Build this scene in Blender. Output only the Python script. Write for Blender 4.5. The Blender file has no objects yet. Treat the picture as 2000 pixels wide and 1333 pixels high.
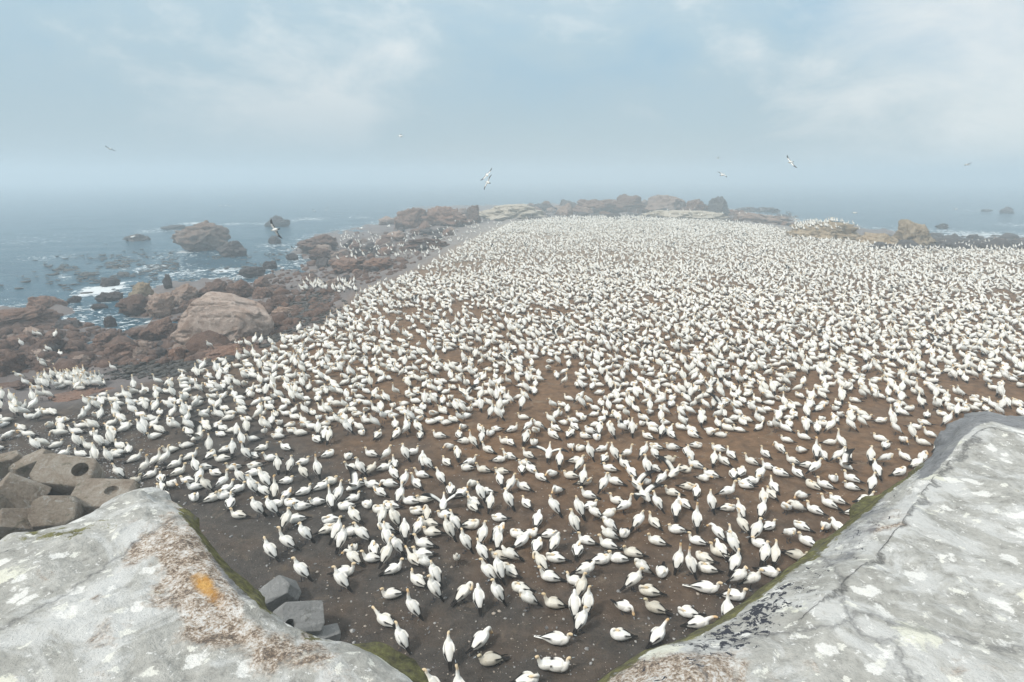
import bpy, math, random
import numpy as np
from mathutils import Matrix, Vector
from mathutils.bvhtree import BVHTree

R = math.radians
rng = np.random.default_rng(11)
random.seed(11)
scene = bpy.context.scene
col = scene.collection

# ------------------------------------------------------------------ camera, sky, sun, exposure
CAM_Z, PITCH, FPX = 8.8, R(15.6), 1150.0
SEA = -2.5
cam = bpy.data.cameras.new('camera')
cam.sensor_width = 36.0
cam.lens = FPX / 2000.0 * 36.0
cam.clip_start, cam.clip_end = 0.05, 12000
cam_o = bpy.data.objects.new('camera', cam)
cam_o.location = (0, 0, CAM_Z)
cam_o.rotation_euler = (math.pi / 2 - PITCH, 0, 0)
col.objects.link(cam_o)
scene.camera = cam_o

SUN_EL, SUN_ROT = R(52), R(-128)
w = bpy.data.worlds.new('World')
scene.world = w
w.use_nodes = True
nt = w.node_tree
nt.nodes.clear()


def N(nt, typ, loc=None, **kw):
    n = nt.nodes.new(typ)
    for k, v in kw.items():
        setattr(n, k, v)
    return n


def ramp(nt, stops, interp='LINEAR'):
    n = nt.nodes.new('ShaderNodeValToRGB')
    cr = n.color_ramp
    cr.interpolation = interp
    while len(cr.elements) > 1:
        cr.elements.remove(cr.elements[-1])
    for i, (p, c) in enumerate(stops):
        e = cr.elements[0] if i == 0 else cr.elements.new(p)
        e.position = p
        c = c if isinstance(c, tuple) else (c, c, c)
        e.color = (*c[:3], 1)
    return n


def noise(nt, vec, scale, detail=4, rough=0.55, dist=0.0):
    n = nt.nodes.new('ShaderNodeTexNoise')
    n.inputs['Scale'].default_value = scale
    n.inputs['Detail'].default_value = detail
    n.inputs['Roughness'].default_value = rough
    n.inputs['Distortion'].default_value = dist
    if vec is not None:
        nt.links.new(vec, n.inputs['Vector'])
    return n


def mix(nt, fac, a, b, blend='MIX'):
    n = nt.nodes.new('ShaderNodeMix')
    n.data_type = 'RGBA'
    n.blend_type = blend
    for i, v in ((0, fac), (6, a), (7, b)):
        if isinstance(v, bpy.types.NodeSocket):
            nt.links.new(v, n.inputs[i])
        elif isinstance(v, (int, float)):
            n.inputs[i].default_value = v if i == 0 else (v, v, v, 1)
        else:
            n.inputs[i].default_value = (*v[:3], 1)
    return n.outputs[2]


def math_n(nt, op, a, b=None, clamp=False):
    n = nt.nodes.new('ShaderNodeMath')
    n.operation = op
    n.use_clamp = clamp
    for i, v in enumerate((a, b)):
        if v is None:
            continue
        if isinstance(v, bpy.types.NodeSocket):
            nt.links.new(v, n.inputs[i])
        else:
            n.inputs[i].default_value = v
    return n.outputs[0]


# the sky: a Nishita sky behind broken, thin low cloud
sky = N(nt, 'ShaderNodeTexSky', sky_type='NISHITA', sun_disc=False, sun_elevation=SUN_EL, sun_rotation=SUN_ROT)
tc = N(nt, 'ShaderNodeTexCoord')
mp = N(nt, 'ShaderNodeMapping')
mp.inputs['Scale'].default_value = (1, 1, 2.0)
nt.links.new(tc.outputs['Generated'], mp.inputs['Vector'])
n1 = noise(nt, mp.outputs[0], 2.6, 5, 0.5, 0.4)
n2 = noise(nt, mp.outputs[0], 6.0, 6, 0.6, 0.3)
cl = mix(nt, 0.35, n1.outputs['Fac'], n2.outputs['Fac'])
cov = ramp(nt, [(0.36, 0.80), (0.50, 0.92), (0.64, 1.0)])
nt.links.new(cl, cov.inputs[0])
low = ramp(nt, [(0.34, (3.1, 4.9, 6.1)), (0.50, (4.0, 5.3, 6.0)), (0.62, (6.9, 7.3, 7.4))])
nt.links.new(cl, low.inputs[0])
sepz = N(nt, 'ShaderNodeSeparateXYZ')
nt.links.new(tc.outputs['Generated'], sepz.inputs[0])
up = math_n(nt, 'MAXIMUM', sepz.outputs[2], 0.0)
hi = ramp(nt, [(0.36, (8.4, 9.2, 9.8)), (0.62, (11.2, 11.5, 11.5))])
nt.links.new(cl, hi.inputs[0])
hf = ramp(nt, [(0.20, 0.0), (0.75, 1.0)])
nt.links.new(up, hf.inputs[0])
# far fog lies along the skyline
ff = ramp(nt, [(0.02, 0.0), (0.20, 1.0)])
nt.links.new(math_n(nt, 'ADD', up, math_n(nt, 'MULTIPLY', math_n(nt, 'SUBTRACT', n1.outputs['Fac'], 0.5), 0.10)), ff.inputs[0])
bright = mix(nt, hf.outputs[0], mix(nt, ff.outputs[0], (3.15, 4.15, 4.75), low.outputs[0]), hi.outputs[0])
# a whiter bank of cloud to the east
dot = N(nt, 'ShaderNodeVectorMath', operation='DOT_PRODUCT')
nt.links.new(tc.outputs['Generated'], dot.inputs[0])
dot.inputs[1].default_value = Vector((0.66, 0.70, 0.20)).normalized()
eb = ramp(nt, [(0.93, 0.0), (1.0, 0.75)])
nt.links.new(math_n(nt, 'ADD', dot.outputs['Value'], math_n(nt, 'MULTIPLY', math_n(nt, 'SUBTRACT', n2.outputs['Fac'], 0.5), 0.12)), eb.inputs[0])
bright = mix(nt, eb.outputs[0], bright, (7.6, 7.8, 7.7))
out = N(nt, 'ShaderNodeOutputWorld')
bg = N(nt, 'ShaderNodeBackground')
bg.inputs['Strength'].default_value = 0.1
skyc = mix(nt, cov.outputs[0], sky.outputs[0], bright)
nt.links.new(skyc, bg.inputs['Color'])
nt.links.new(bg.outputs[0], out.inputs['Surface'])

sun = bpy.data.lights.new('sun', 'SUN')
sun.energy, sun.angle, sun.color = 2.3, R(9), (1.0, 0.96, 0.90)
sun_o = bpy.data.objects.new('sun', sun)
az = SUN_ROT
sdir = Vector((math.sin(az) * math.cos(SUN_EL), math.cos(az) * math.cos(SUN_EL), math.sin(SUN_EL)))
sun_o.rotation_euler = (-sdir).to_track_quat('-Z', 'Y').to_euler()
sun_o.location = (0, 0, 60)
col.objects.link(sun_o)

scene.view_settings.view_transform = 'Standard'
scene.view_settings.look = 'None'
scene.view_settings.exposure = 0.27
scene.view_settings.gamma = 1.0
scene.cycles.use_denoising = True
scene.cycles.volume_bounces = 4
scene.cycles.max_bounces = 8
scene.cycles.diffuse_bounces = 3


# ------------------------------------------------------------------ helpers: points, noise, meshes
def rays(px):
    px = np.atleast_2d(np.asarray(px, float))
    xn = (px[:, 0] - 1000) / FPX
    yn = (666.5 - px[:, 1]) / FPX
    s, c = math.sin(PITCH), math.cos(PITCH)
    return np.stack([xn, c + yn * s, -s + yn * c], 1)


def at(px, z=0.0):
    d = rays(px)
    t = (z - CAM_Z) / d[:, 2]
    return d * np.asarray(t)[:, None] + np.array([0, 0, CAM_Z])


def at_depth(x, y, depth):
    return rays([(x, y)])[0] * depth + np.array([0, 0, CAM_Z])


def to_px(p):
    p = np.atleast_2d(p) - np.array([0, 0, CAM_Z])
    s, c = math.sin(PITCH), math.cos(PITCH)
    f = p[:, 1] * c - p[:, 2] * s
    u = p[:, 1] * s + p[:, 2] * c
    return np.stack([1000 + FPX * p[:, 0] / f, 666.5 - FPX * u / f, f], 1)


def _h(ix, iy, iz, seed):
    n = (ix.astype(np.int64) * 374761393 + iy.astype(np.int64) * 668265263 + iz.astype(np.int64) * 2147483647 + seed * 974711)
    n = (n ^ (n >> 13)) * 1274126177
    n = n ^ (n >> 16)
    return (n & 0xFFFFFF).astype(float) / 0xFFFFFF * 2 - 1


def vnoise(p, seed=0):
    p = np.asarray(p, float)
    if p.shape[1] == 2:
        p = np.concatenate([p, np.zeros((len(p), 1))], 1)
    i = np.floor(p).astype(np.int64)
    f = p - i
    f = f * f * f * (f * (f * 6 - 15) + 10)
    r = 0
    for a in (0, 1):
        for b in (0, 1):
            for c in (0, 1):
                wgt = (f[:, 0] if a else 1 - f[:, 0]) * (f[:, 1] if b else 1 - f[:, 1]) * (f[:, 2] if c else 1 - f[:, 2])
                r = r + wgt * _h(i[:, 0] + a, i[:, 1] + b, i[:, 2] + c, seed)
    return r


def fbm(p, octv=4, seed=0, gain=0.5):
    p = np.asarray(p, float)
    r, a = 0, 1.0
    for o in range(octv):
        r = r + a * vnoise(p * (2.03 ** o) + 17.3 * o, seed + o)
        a *= gain
    return r


def mesh_from(name, V, F, colors=None, smooth=True, attrs=None):
    """V (n,3); F an (m,k) array of faces of one size, or a list of faces."""
    me = bpy.data.meshes.new(name)
    V = np.ascontiguousarray(V, dtype=np.float32)
    if isinstance(F, np.ndarray):
        m, k = F.shape
        me.vertices.add(len(V))
        me.vertices.foreach_set('co', V.ravel())
        me.loops.add(m * k)
        me.loops.foreach_set('vertex_index', np.ascontiguousarray(F, dtype=np.int32).ravel())
        me.polygons.add(m)
        me.polygons.foreach_set('loop_start', np.arange(0, m * k, k, dtype=np.int32))
    else:
        me.from_pydata(V.tolist(), [], [list(f) for f in F])
    me.update(calc_edges=True)
    me.validate()
    if colors is not None:
        a = me.color_attributes.new('tint', 'FLOAT_COLOR', 'POINT')
        c4 = np.ones((len(V), 4), np.float32)
        c4[:, :3] = colors
        a.data.foreach_set('color', c4.ravel())
    for k, v in (attrs or {}).items():
        a = me.attributes.new(k, 'FLOAT', 'POINT')
        a.data.foreach_set('value', np.ascontiguousarray(v, dtype=np.float32))
    me.polygons.foreach_set('use_smooth', np.full(len(me.polygons), smooth, dtype=bool))
    return me


def link(name, me, mat=None, parent=None, loc=None):
    o = bpy.data.objects.new(name, me)
    if mat is not None and len(me.materials) == 0:
        me.materials.append(mat)
    if parent is not None:
        o.parent = parent
    if loc is not None:
        o.location = loc
    col.objects.link(o)
    return o


def tag(o, label=None, cat=None, group=None, kind=None):
    for k, v in (('label', label), ('category', cat), ('group', group), ('kind', kind)):
        if v:
            o[k] = v
    return o


def new_mat(name):
    m = bpy.data.materials.new(name)
    m.use_nodes = True
    nt = m.node_tree
    b = nt.nodes['Principled BSDF']
    return m, nt, b


def set_in(nt, b, key, v):
    if isinstance(v, bpy.types.NodeSocket):
        nt.links.new(v, b.inputs[key])
    else:
        b.inputs[key].default_value = (*v, 1) if isinstance(v, tuple) else v


def bump(nt, b, height, strength=0.5, dist=0.02):
    n = nt.nodes.new('ShaderNodeBump')
    n.inputs['Strength'].default_value = strength
    n.inputs['Distance'].default_value = dist
    nt.links.new(height, n.inputs['Height'])
    nt.links.new(n.outputs[0], b.inputs['Normal'])


def geo_pos(nt):
    return nt.nodes.new('ShaderNodeNewGeometry').outputs['Position']


def attr(nt, name, out='Fac'):
    n = nt.nodes.new('ShaderNodeAttribute')
    n.attribute_name = name
    return n.outputs[out]


def seg_dist(P, poly, closed):
    """distance of points (n,2) to a polyline."""
    A = np.asarray(poly, float)
    B = np.roll(A, -1, 0) if closed else A[1:]
    A = A if closed else A[:-1]
    best = np.full(len(P), 1e18)
    for a, b in zip(A, B):
        ab = b - a
        t = np.clip(((P - a) @ ab) / max(ab @ ab, 1e-12), 0, 1)
        d = P - a - t[:, None] * ab
        best = np.minimum(best, (d * d).sum(1))
    return np.sqrt(best)


def inside(P, poly):
    A = np.asarray(poly, float)
    B = np.roll(A, -1, 0)
    r = np.zeros(len(P), bool)
    for a, b in zip(A, B):
        c = ((a[1] > P[:, 1]) != (b[1] > P[:, 1]))
        with np.errstate(divide='ignore', invalid='ignore'):
            x = (b[0] - a[0]) * (P[:, 1] - a[1]) / (b[1] - a[1] if b[1] != a[1] else 1e-12) + a[0]
        r ^= c & (P[:, 0] < x)
    return r


# ------------------------------------------------------------------ the lie of the land
COLONY_PX = [(-420, 850), (-60, 812), (50, 800), (150, 792), (230, 768), (330, 740), (420, 715), (500, 690), (560, 655), (640, 632), (690, 590),
             (720, 565), (780, 545), (840, 515), (900, 480), (960, 452), (1000, 436), (1100, 424), (1230, 423), (1300, 428), (1400, 432), (1500, 442),
             (1560, 458), (1700, 477), (1820, 487), (2000, 489), (2250, 492)]
colony = [tuple(p[:2]) for p in at(COLONY_PX, 0)] + [(70, 20), (40, -30), (-40, -30), (-30, 10)]
SHORE_PX = [(-400, 640), (-150, 612), (0, 606), (60, 602), (120, 606), (165, 628), (195, 652), (240, 664), (272, 640), (284, 606), (262, 588), (300, 566), (400, 548), (452, 540), (478, 552), (528, 550), (545, 530), (590, 518), (612, 502), (580, 488),
            (630, 458), (690, 447), (760, 432), (800, 417)]
SHORE2_PX = [(1440, 413), (1530, 424), (1600, 436), (1720, 447), (1830, 466), (1900, 469), (2000, 471), (2250, 474), (2600, 480)]
land = ([tuple(p[:2]) for p in at(SHORE_PX, SEA)] + [(-38, 232), (10, 262), (60, 262), (80, 225)] +
        [tuple(p[:2]) for p in at(SHORE2_PX, SEA)] + [(170, 60), (120, -70), (-120, -70), (-90, 20)])


def H(P):
    """ground height at plan points (n,2)."""
    P = np.asarray(P, float)
    inc, inl = inside(P, colony), inside(P, land)
    d1 = seg_dist(P, colony, True)
    d2 = seg_dist(P, land, True)
    t = np.where(inc, 0, np.where(inl, d1 / (d1 + d2 + 1e-6), 1))
    z = SEA * np.clip(t, 0, 1) ** 0.9 - np.where(~inl, np.minimum(d2 * 0.25, 3.0), 0)
    shore = np.clip(d1 / 6, 0, 1) * (~inc)
    z = z + shore * (0.35 * fbm(P * 0.28, 3, 5) + 0.22 * fbm(P * 0.9, 3, 9))
    z = z + (0.05 * fbm(P * 0.35, 3, 2) + 0.012 * fbm(P * 2.2, 2, 3)) * np.where(inl, 1, 0)
    return z


def hit(px):
    """where the rays through px meet the ground."""
    px = np.atleast_2d(np.asarray(px, float))
    z = np.zeros(len(px))
    for _ in range(25):
        p = at(px, z)
        z = 0.5 * z + 0.5 * np.maximum(H(p[:, :2]), SEA)
    return at(px, z)


# terrain: a polar sheet round the camera, finest where it is seen
ang = np.concatenate([np.linspace(-0.95, 0.95, 420), np.linspace(0.95, 2 * math.pi - 0.95, 60)[1:-1]])
rad = np.concatenate([[0.0], np.geomspace(1.2, 420, 330)])
AA, RR = np.meshgrid(ang, rad)
X, Y = RR * np.sin(AA), RR * np.cos(AA)
P2 = np.stack([X.ravel(), Y.ravel()], 1)
Z = H(P2)
na, nr = len(ang), len(rad)
idx = np.arange(na * nr).reshape(nr, na)
a, b = idx[:-1], idx[1:]
F = np.stack([a, b, np.roll(b, -1, 1), np.roll(a, -1, 1)], -1).reshape(-1, 4)
inc = inside(P2, colony)
dcol = seg_dist(P2, colony, True) * np.where(inc, -1, 1)
pxs = to_px(np.concatenate([P2, Z[:, None]], 1))
# grey grit in front and on the near side, warm trodden soil further back and to the east
grit = np.clip(1.25 - (P2[:, 1] - 9) / 9 + np.clip((-2 - P2[:, 0]) / 9, -0.3, 1.2), 0, 1)
guano = np.clip((P2[:, 1] - 45) / 70, 0, 1) * np.clip(1 - dcol / 14, 0, 1)
ter = mesh_from('ground', np.concatenate([P2, Z[:, None]], 1), F, attrs={'shore': np.clip((dcol + 0.8) / 2.5, 0, 1), 'grit': grit, 'guano': guano})

m_ground, nt, b = new_mat('colony_soil')
pos = geo_pos(nt)
na_, nb_, nc_ = noise(nt, pos, 0.45, 5, 0.6), noise(nt, pos, 3.2, 6, 0.65), noise(nt, pos, 26, 4, 0.7)
r1 = ramp(nt, [(0.32, 0.0), (0.68, 1.0)])
nt.links.new(nb_.outputs['Fac'], r1.inputs[0])
soil = mix(nt, r1.outputs[0], (0.092, 0.046, 0.018), (0.240, 0.130, 0.058))
gritc = mix(nt, r1.outputs[0], (0.030, 0.0275, 0.0255), (0.072, 0.064, 0.057))
gfac = math_n(nt, 'ADD', attr(nt, 'grit'), math_n(nt, 'MULTIPLY', math_n(nt, 'SUBTRACT', na_.outputs['Fac'], 0.5), 1.6), clamp=True)
c = mix(nt, gfac, soil, gritc)
# droppings and shell grit
vo = nt.nodes.new('ShaderNodeTexVoronoi')
vo.inputs['Scale'].default_value = 9
nt.links.new(pos, vo.inputs['Vector'])
rv = ramp(nt, [(0.07, 1.0), (0.13, 0.0)])
nt.links.new(vo.outputs['Distance'], rv.inputs[0])
rn = ramp(nt, [(0.47, 0.0), (0.60, 0.8)])
nt.links.new(nb_.outputs['Fac'], rn.inputs[0])
c = mix(nt, math_n(nt, 'MULTIPLY', rv.outputs[0], rn.outputs[0]), c, (0.34, 0.31, 0.27))
rg = ramp(nt, [(0.35, 0.0), (0.65, 1.0)])
nt.links.new(nc_.outputs['Fac'], rg.inputs[0])
c = mix(nt, math_n(nt, 'MULTIPLY', rg.outputs[0], 0.30), c, (0.17, 0.13, 0.095))
c = mix(nt, math_n(nt, 'MULTIPLY', attr(nt, 'guano'), 0.75), c, (0.42, 0.37, 0.30))
sp = noise(nt, pos, 1.25, 7, 0.72, 0.8)
rsp = ramp(nt, [(0.56, 0.0), (0.66, 0.55)])
nt.links.new(sp.outputs['Fac'], rsp.inputs[0])
c = mix(nt, math_n(nt, 'MULTIPLY', rsp.outputs[0], math_n(nt, 'SUBTRACT', 1.0, math_n(nt, 'MULTIPLY', attr(nt, 'grit'), 0.45))), c, (0.25, 0.19, 0.13))
# shore rock, wet and purplish
rr1 = ramp(nt, [(0.3, 0.0), (0.7, 1.0)])
nt.links.new(na_.outputs['Fac'], rr1.inputs[0])
rockc = mix(nt, rr1.outputs[0], (0.075, 0.055, 0.049), (0.17, 0.135, 0.122))
rockc = mix(nt, math_n(nt, 'MULTIPLY', rg.outputs[0], 0.4), rockc, (0.24, 0.22, 0.21))
rockc = mix(nt, math_n(nt, 'MULTIPLY', attr(nt, 'guano'), 0.5), rockc, (0.40, 0.36, 0.30))
sfac = math_n(nt, 'ADD', attr(nt, 'shore'), math_n(nt, 'MULTIPLY', math_n(nt, 'SUBTRACT', nb_.outputs['Fac'], 0.5), 0.5), clamp=True)
c = mix(nt, sfac, c, rockc)
set_in(nt, b, 'Base Color', c)
set_in(nt, b, 'Roughness', math_n(nt, 'SUBTRACT', 0.95, math_n(nt, 'MULTIPLY', attr(nt, 'shore'), 0.3)))
nest = nt.nodes.new('ShaderNodeTexVoronoi')
nest.feature = 'SMOOTH_F1'
nest.inputs['Scale'].default_value = 1.7
nt.links.new(pos, nest.inputs['Vector'])
bump(nt, b, math_n(nt, 'ADD', math_n(nt, 'ADD', nb_.outputs['Fac'], math_n(nt, 'MULTIPLY', nc_.outputs['Fac'], 0.6)), math_n(nt, 'MULTIPLY', nest.outputs['Distance'], -1.2)), 0.9, 0.09)
o = link('ground', ter, m_ground)
tag(o, kind='structure')

# the sea
ang2 = np.concatenate([np.linspace(-0.95, 0.95, 480), np.linspace(0.95, 2 * math.pi - 0.95, 90)[1:-1]])
rad2 = np.concatenate([[0.0], np.concatenate([np.geomspace(15, 400, 300), np.geomspace(400, 5000, 60)[1:]])])
AA, RR = np.meshgrid(ang2, rad2)
X, Y = (RR * np.sin(AA)).ravel(), (RR * np.cos(AA)).ravel()
swell = np.stack([X, Y], 1)
zz = SEA + 0.10 * fbm(swell * np.array([0.10, 0.22]), 3, 31) * np.clip(1.2 - RR.ravel() / 900, 0, 1)
idx = np.arange(len(X)).reshape(len(rad2), len(ang2))
a, b_ = idx[:-1], idx[1:]
F = np.stack([a, b_, np.roll(b_, -1, 1), np.roll(a, -1, 1)], -1).reshape(-1, 4)
# surf: where waves break white round rocks and along the shore
FOAM = [(190, 568, 26, 1.0), (225, 560, 20, .8), (160, 575, 16, .6), (300, 452, 40, .34), (340, 447, 40, .34), (385, 436, 30, .5), (455, 438, 26, .42), (520, 437, 30, .38),
        (610, 428, 40, .38), (575, 431, 30, .32), (100, 503, 40, .3), (115, 540, 14, .4), (300, 525, 60, .35), (360, 535, 60, .4), (440, 528, 30, .6), (540, 480, 40, .35),
        (360, 493, 16, .6), (700, 425, 30, .3), (250, 580, 30, .3), (340, 500, 70, .25), (1850, 455, 90, .35), (1930, 462, 90, .5), (1990, 466, 60, .45), (1990, 441, 40, .3),
        (1900, 412, 60, .2), (60, 470, 80, .18)]
V = np.stack([X, Y, zz], 1)
fp = to_px(V)
foam = np.zeros(len(V))
front = fp[:, 2] > 5
for fx, fy, fr, fs in FOAM:
    c0 = at([(fx, fy)], SEA)[0]
    sc = fr / FPX * np.hypot(c0[0], c0[1])
    d = (V[:, :2] - c0[:2])
    u = c0[:2] / np.hypot(*c0[:2])
    along = d @ u
    across = d @ np.array([u[1], -u[0]])
    foam = np.maximum(foam, fs * np.exp(-(across / sc) ** 2 - (along / max(sc * 1.3, 3)) ** 2))
dl = seg_dist(V[:, :2], land, True)
foam = np.maximum(foam, 0.28 * np.exp(-(dl / 5.0) ** 2))
sea_me = mesh_from('sea_water', V, F, attrs={'foam': foam})
m_sea, nt, b = new_mat('sea_water')
pos = geo_pos(nt)
mp = N(nt, 'ShaderNodeMapping')
mp.inputs['Scale'].default_value = (0.55, 1.1, 1)
nt.links.new(pos, mp.inputs['Vector'])
w1, w2, w3 = noise(nt, mp.outputs[0], 0.22, 4, 0.6, 0.5), noise(nt, mp.outputs[0], 1.4, 5, 0.65), noise(nt, pos, 0.9, 6, 0.7, 1.2)
foamf = math_n(nt, 'ADD', attr(nt, 'foam'), math_n(nt, 'MULTIPLY', math_n(nt, 'SUBTRACT', w3.outputs['Fac'], 0.5), 2.4))
rf = ramp(nt, [(0.34, 0.0), (0.52, 1.0)])
nt.links.new(foamf, rf.inputs[0])
deep = mix(nt, w1.outputs['Fac'], (0.012, 0.062, 0.100), (0.030, 0.110, 0.155))
set_in(nt, b, 'Base Color', mix(nt, rf.outputs[0], deep, (0.75, 0.78, 0.78)))
set_in(nt, b, 'Roughness', math_n(nt, 'ADD', math_n(nt, 'MULTIPLY', rf.outputs[0], 0.5), 0.16))
set_in(nt, b, 'IOR', 1.33)
set_in(nt, b, 'Specular IOR Level', 0.32)
bump(nt, b, math_n(nt, 'ADD', w1.outputs['Fac'], math_n(nt, 'MULTIPLY', w2.outputs['Fac'], 0.45)), 1.0, 1.3)
tag(link('sea_water', sea_me, m_sea), kind='structure')


# ------------------------------------------------------------------ relational labels: which one, said by what stands near it
NUM = ['', 'one', 'two', 'three', 'four', 'five', 'six', 'seven', 'eight', 'nine', 'ten', 'eleven', 'twelve', 'thirteen', 'fourteen', 'fifteen', 'sixteen']
USED = set()


def where(x, y, marks, unit, noun):
    """phrases for a spot at pixel x, y, by the nearest landmarks: 'two lengths above, one left of the ...'"""
    outp = []
    for mx, my, ph in sorted(marks, key=lambda m: (m[0] - x) ** 2 + (m[1] - y) ** 2)[:6]:
        dx, dy = (x - mx) / unit, (y - my) / unit
        ix, iy = int(round(abs(dx))), int(round(abs(dy)))
        if ix > 16 or iy > 16:
            continue
        side, rise = 'left' if dx < 0 else 'right', 'above' if dy < 0 else 'below'
        n1 = noun[:-1] if (iy or ix) == 1 else noun
        if ix == 0 and iy == 0:
            outp.append(f"right beside {ph}")
        elif iy == 0:
            outp.append(f"{NUM[ix]} {n1} {side} of {ph}")
        elif ix == 0:
            outp.append(f"{NUM[iy]} {n1} {rise} {ph}")
        else:
            outp.append(f"{NUM[iy]} {n1} {rise}, {NUM[ix]} {side} of {ph}")
    return outp


def uniq(head, spots):
    for t in [f"{head}, {s}" for s in spots] + [f"{k} {head}, {s}" for k in ('paler', 'smaller', 'nearer') for s in spots]:
        if len(t.replace('-', 'x').split()) <= 16 and t not in USED:
            USED.add(t)
            return t
    return head


# ------------------------------------------------------------------ rocks
def rock_material(name, ca, cb, pale, stain, scale=1.0, rough=0.9):
    m, nt, b = new_mat(name)
    pos = geo_pos(nt)
    n1, n2, n3 = noise(nt, pos, 0.35 * scale, 5, 0.6, 0.5), noise(nt, pos, 2.3 * scale, 7, 0.68, 0.3), noise(nt, pos, 13 * scale, 5, 0.7)
    r1 = ramp(nt, [(0.3, 0.0), (0.7, 1.0)])
    nt.links.new(n2.outputs['Fac'], r1.inputs[0])
    c = mix(nt, r1.outputs[0], ca, cb)
    r2 = ramp(nt, [(0.48, 0.0), (0.66, 0.75)])
    nt.links.new(n1.outputs['Fac'], r2.inputs[0])
    c = mix(nt, r2.outputs[0], c, stain)
    r3 = ramp(nt, [(0.50, 0.0), (0.70, 0.55)])
    nt.links.new(n3.outputs['Fac'], r3.inputs[0])
    c = mix(nt, r3.outputs[0], c, pale)
    oi = nt.nodes.new('ShaderNodeObjectInfo')
    hs = nt.nodes.new('ShaderNodeHueSaturation')
    nt.links.new(math_n(nt, 'ADD', math_n(nt, 'MULTIPLY', oi.outputs['Random'], 0.55), 0.72), hs.inputs['Value'])
    nt.links.new(c, hs.inputs['Color'])
    set_in(nt, b, 'Base Color', hs.outputs[0])
    set_in(nt, b, 'Roughness', rough)
    bump(nt, b, math_n(nt, 'ADD', n2.outputs['Fac'], math_n(nt, 'MULTIPLY', n3.outputs['Fac'], 0.35)), 1.0, 0.22)
    return m


M_ROCK = rock_material('shore_rock', (0.080, 0.043, 0.030), (0.235, 0.146, 0.106), (0.38, 0.295, 0.245), (0.175, 0.088, 0.052))
M_PALE = rock_material('granite_rock', (0.19, 0.125, 0.098), (0.36, 0.275, 0.225), (0.50, 0.43, 0.365), (0.25, 0.15, 0.10))
M_DARK = rock_material('wet_rock', (0.030, 0.024, 0.022), (0.070, 0.054, 0.048), (0.12, 0.095, 0.085), (0.050, 0.034, 0.027), rough=0.6)
M_BIG = rock_material('boulder_granite', (0.33, 0.24, 0.195), (0.56, 0.455, 0.385), (0.68, 0.61, 0.55), (0.40, 0.25, 0.175))
M_TAN = rock_material('tan_rock', (0.27, 0.20, 0.125), (0.42, 0.33, 0.22), (0.52, 0.45, 0.34), (0.31, 0.215, 0.125))
M_GUANO = rock_material('guano_rock', (0.36, 0.31, 0.24), (0.55, 0.49, 0.39), (0.66, 0.61, 0.52), (0.42, 0.35, 0.26))
_ICO = {}


def ico(sub):
    if sub not in _ICO:
        import bmesh
        bm = bmesh.new()
        bmesh.ops.create_icosphere(bm, subdivisions=sub, radius=1)
        bm.verts.ensure_lookup_table()
        V = np.array([v.co[:] for v in bm.verts])
        F = np.array([[v.index for v in f.verts] for f in bm.faces])
        bm.free()
        _ICO[sub] = (V, F)
    return _ICO[sub]


ROCK_V, ROCK_F = [], []


def rock(name, loc, dims, seed, mat, sub=4, cuts=14, rough=0.15, rotz=None, sink=0.3, layer=0.0, warp=None):
    """a boulder: a ball planed by random joints, then weathered. dims = full size in m; stands sink*height into the ground."""
    r = np.random.default_rng(seed)
    V, F = ico(sub)
    V = V.copy()
    for k in range(cuts):
        n = r.normal(size=3)
        n[2] = abs(n[2]) * 0.8 if k % 3 else n[2]
        n /= np.linalg.norm(n)
        d = r.uniform(0.62, 0.92)
        s = V @ n
        over = np.maximum(s - d, 0)
        V -= np.outer(over * 0.93, n)
    V *= (1 + rough * fbm(V * 1.6 + seed, 2, seed) + 0.35 * rough * fbm(V * 5 + seed, 3, seed + 5))[:, None]
    # blocky joints: steps along three joint directions, then weathered ridges and cracks
    q = r.normal(size=(3, 3))
    q = np.linalg.qr(q)[0]
    U = V @ q + 0.12 * fbm(V * 2.2 + seed, 2, seed + 3)[:, None]
    blocky = 0
    for fr, am in ((2.1, 0.085), (4.3, 0.045)):
        k = np.floor(U * fr + seed * 0.37).astype(np.int64)
        blocky = blocky + am * _h(k[:, 0], k[:, 1], k[:, 2], seed)
    ridge = np.abs(fbm(V * 2.6 + 3.1 * seed, 4, seed + 20))
    V *= (1 + blocky * rough * 9 - rough * 1.2 * np.exp(-(ridge / 0.10) ** 2) + rough * 0.30 * fbm(V * 9, 3, seed + 31))[:, None]
    if layer:
        V *= (1 + layer * np.sin(V[:, 2] * 11 + 2 * vnoise(V * 2, seed)))[:, None]
    V /= np.abs(V).max(0)
    if warp is not None:
        V = warp(V)
    V = V * (np.asarray(dims) / 2)
    th = r.uniform(-0.5, 0.5) if rotz is None else rotz
    c, s = math.cos(th), math.sin(th)
    V = V @ np.array([[c, s, 0], [-s, c, 0], [0, 0, 1]])
    off = np.array([0, 0, dims[2] * (0.5 - sink)])
    me = mesh_from(name, V + off, F)
    o = link(name, me, mat, loc=tuple(loc))
    n0 = sum(len(v) for v in ROCK_V)
    ROCK_V.append(V + off + np.asarray(loc))
    ROCK_F.append(F + n0)
    return o


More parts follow.
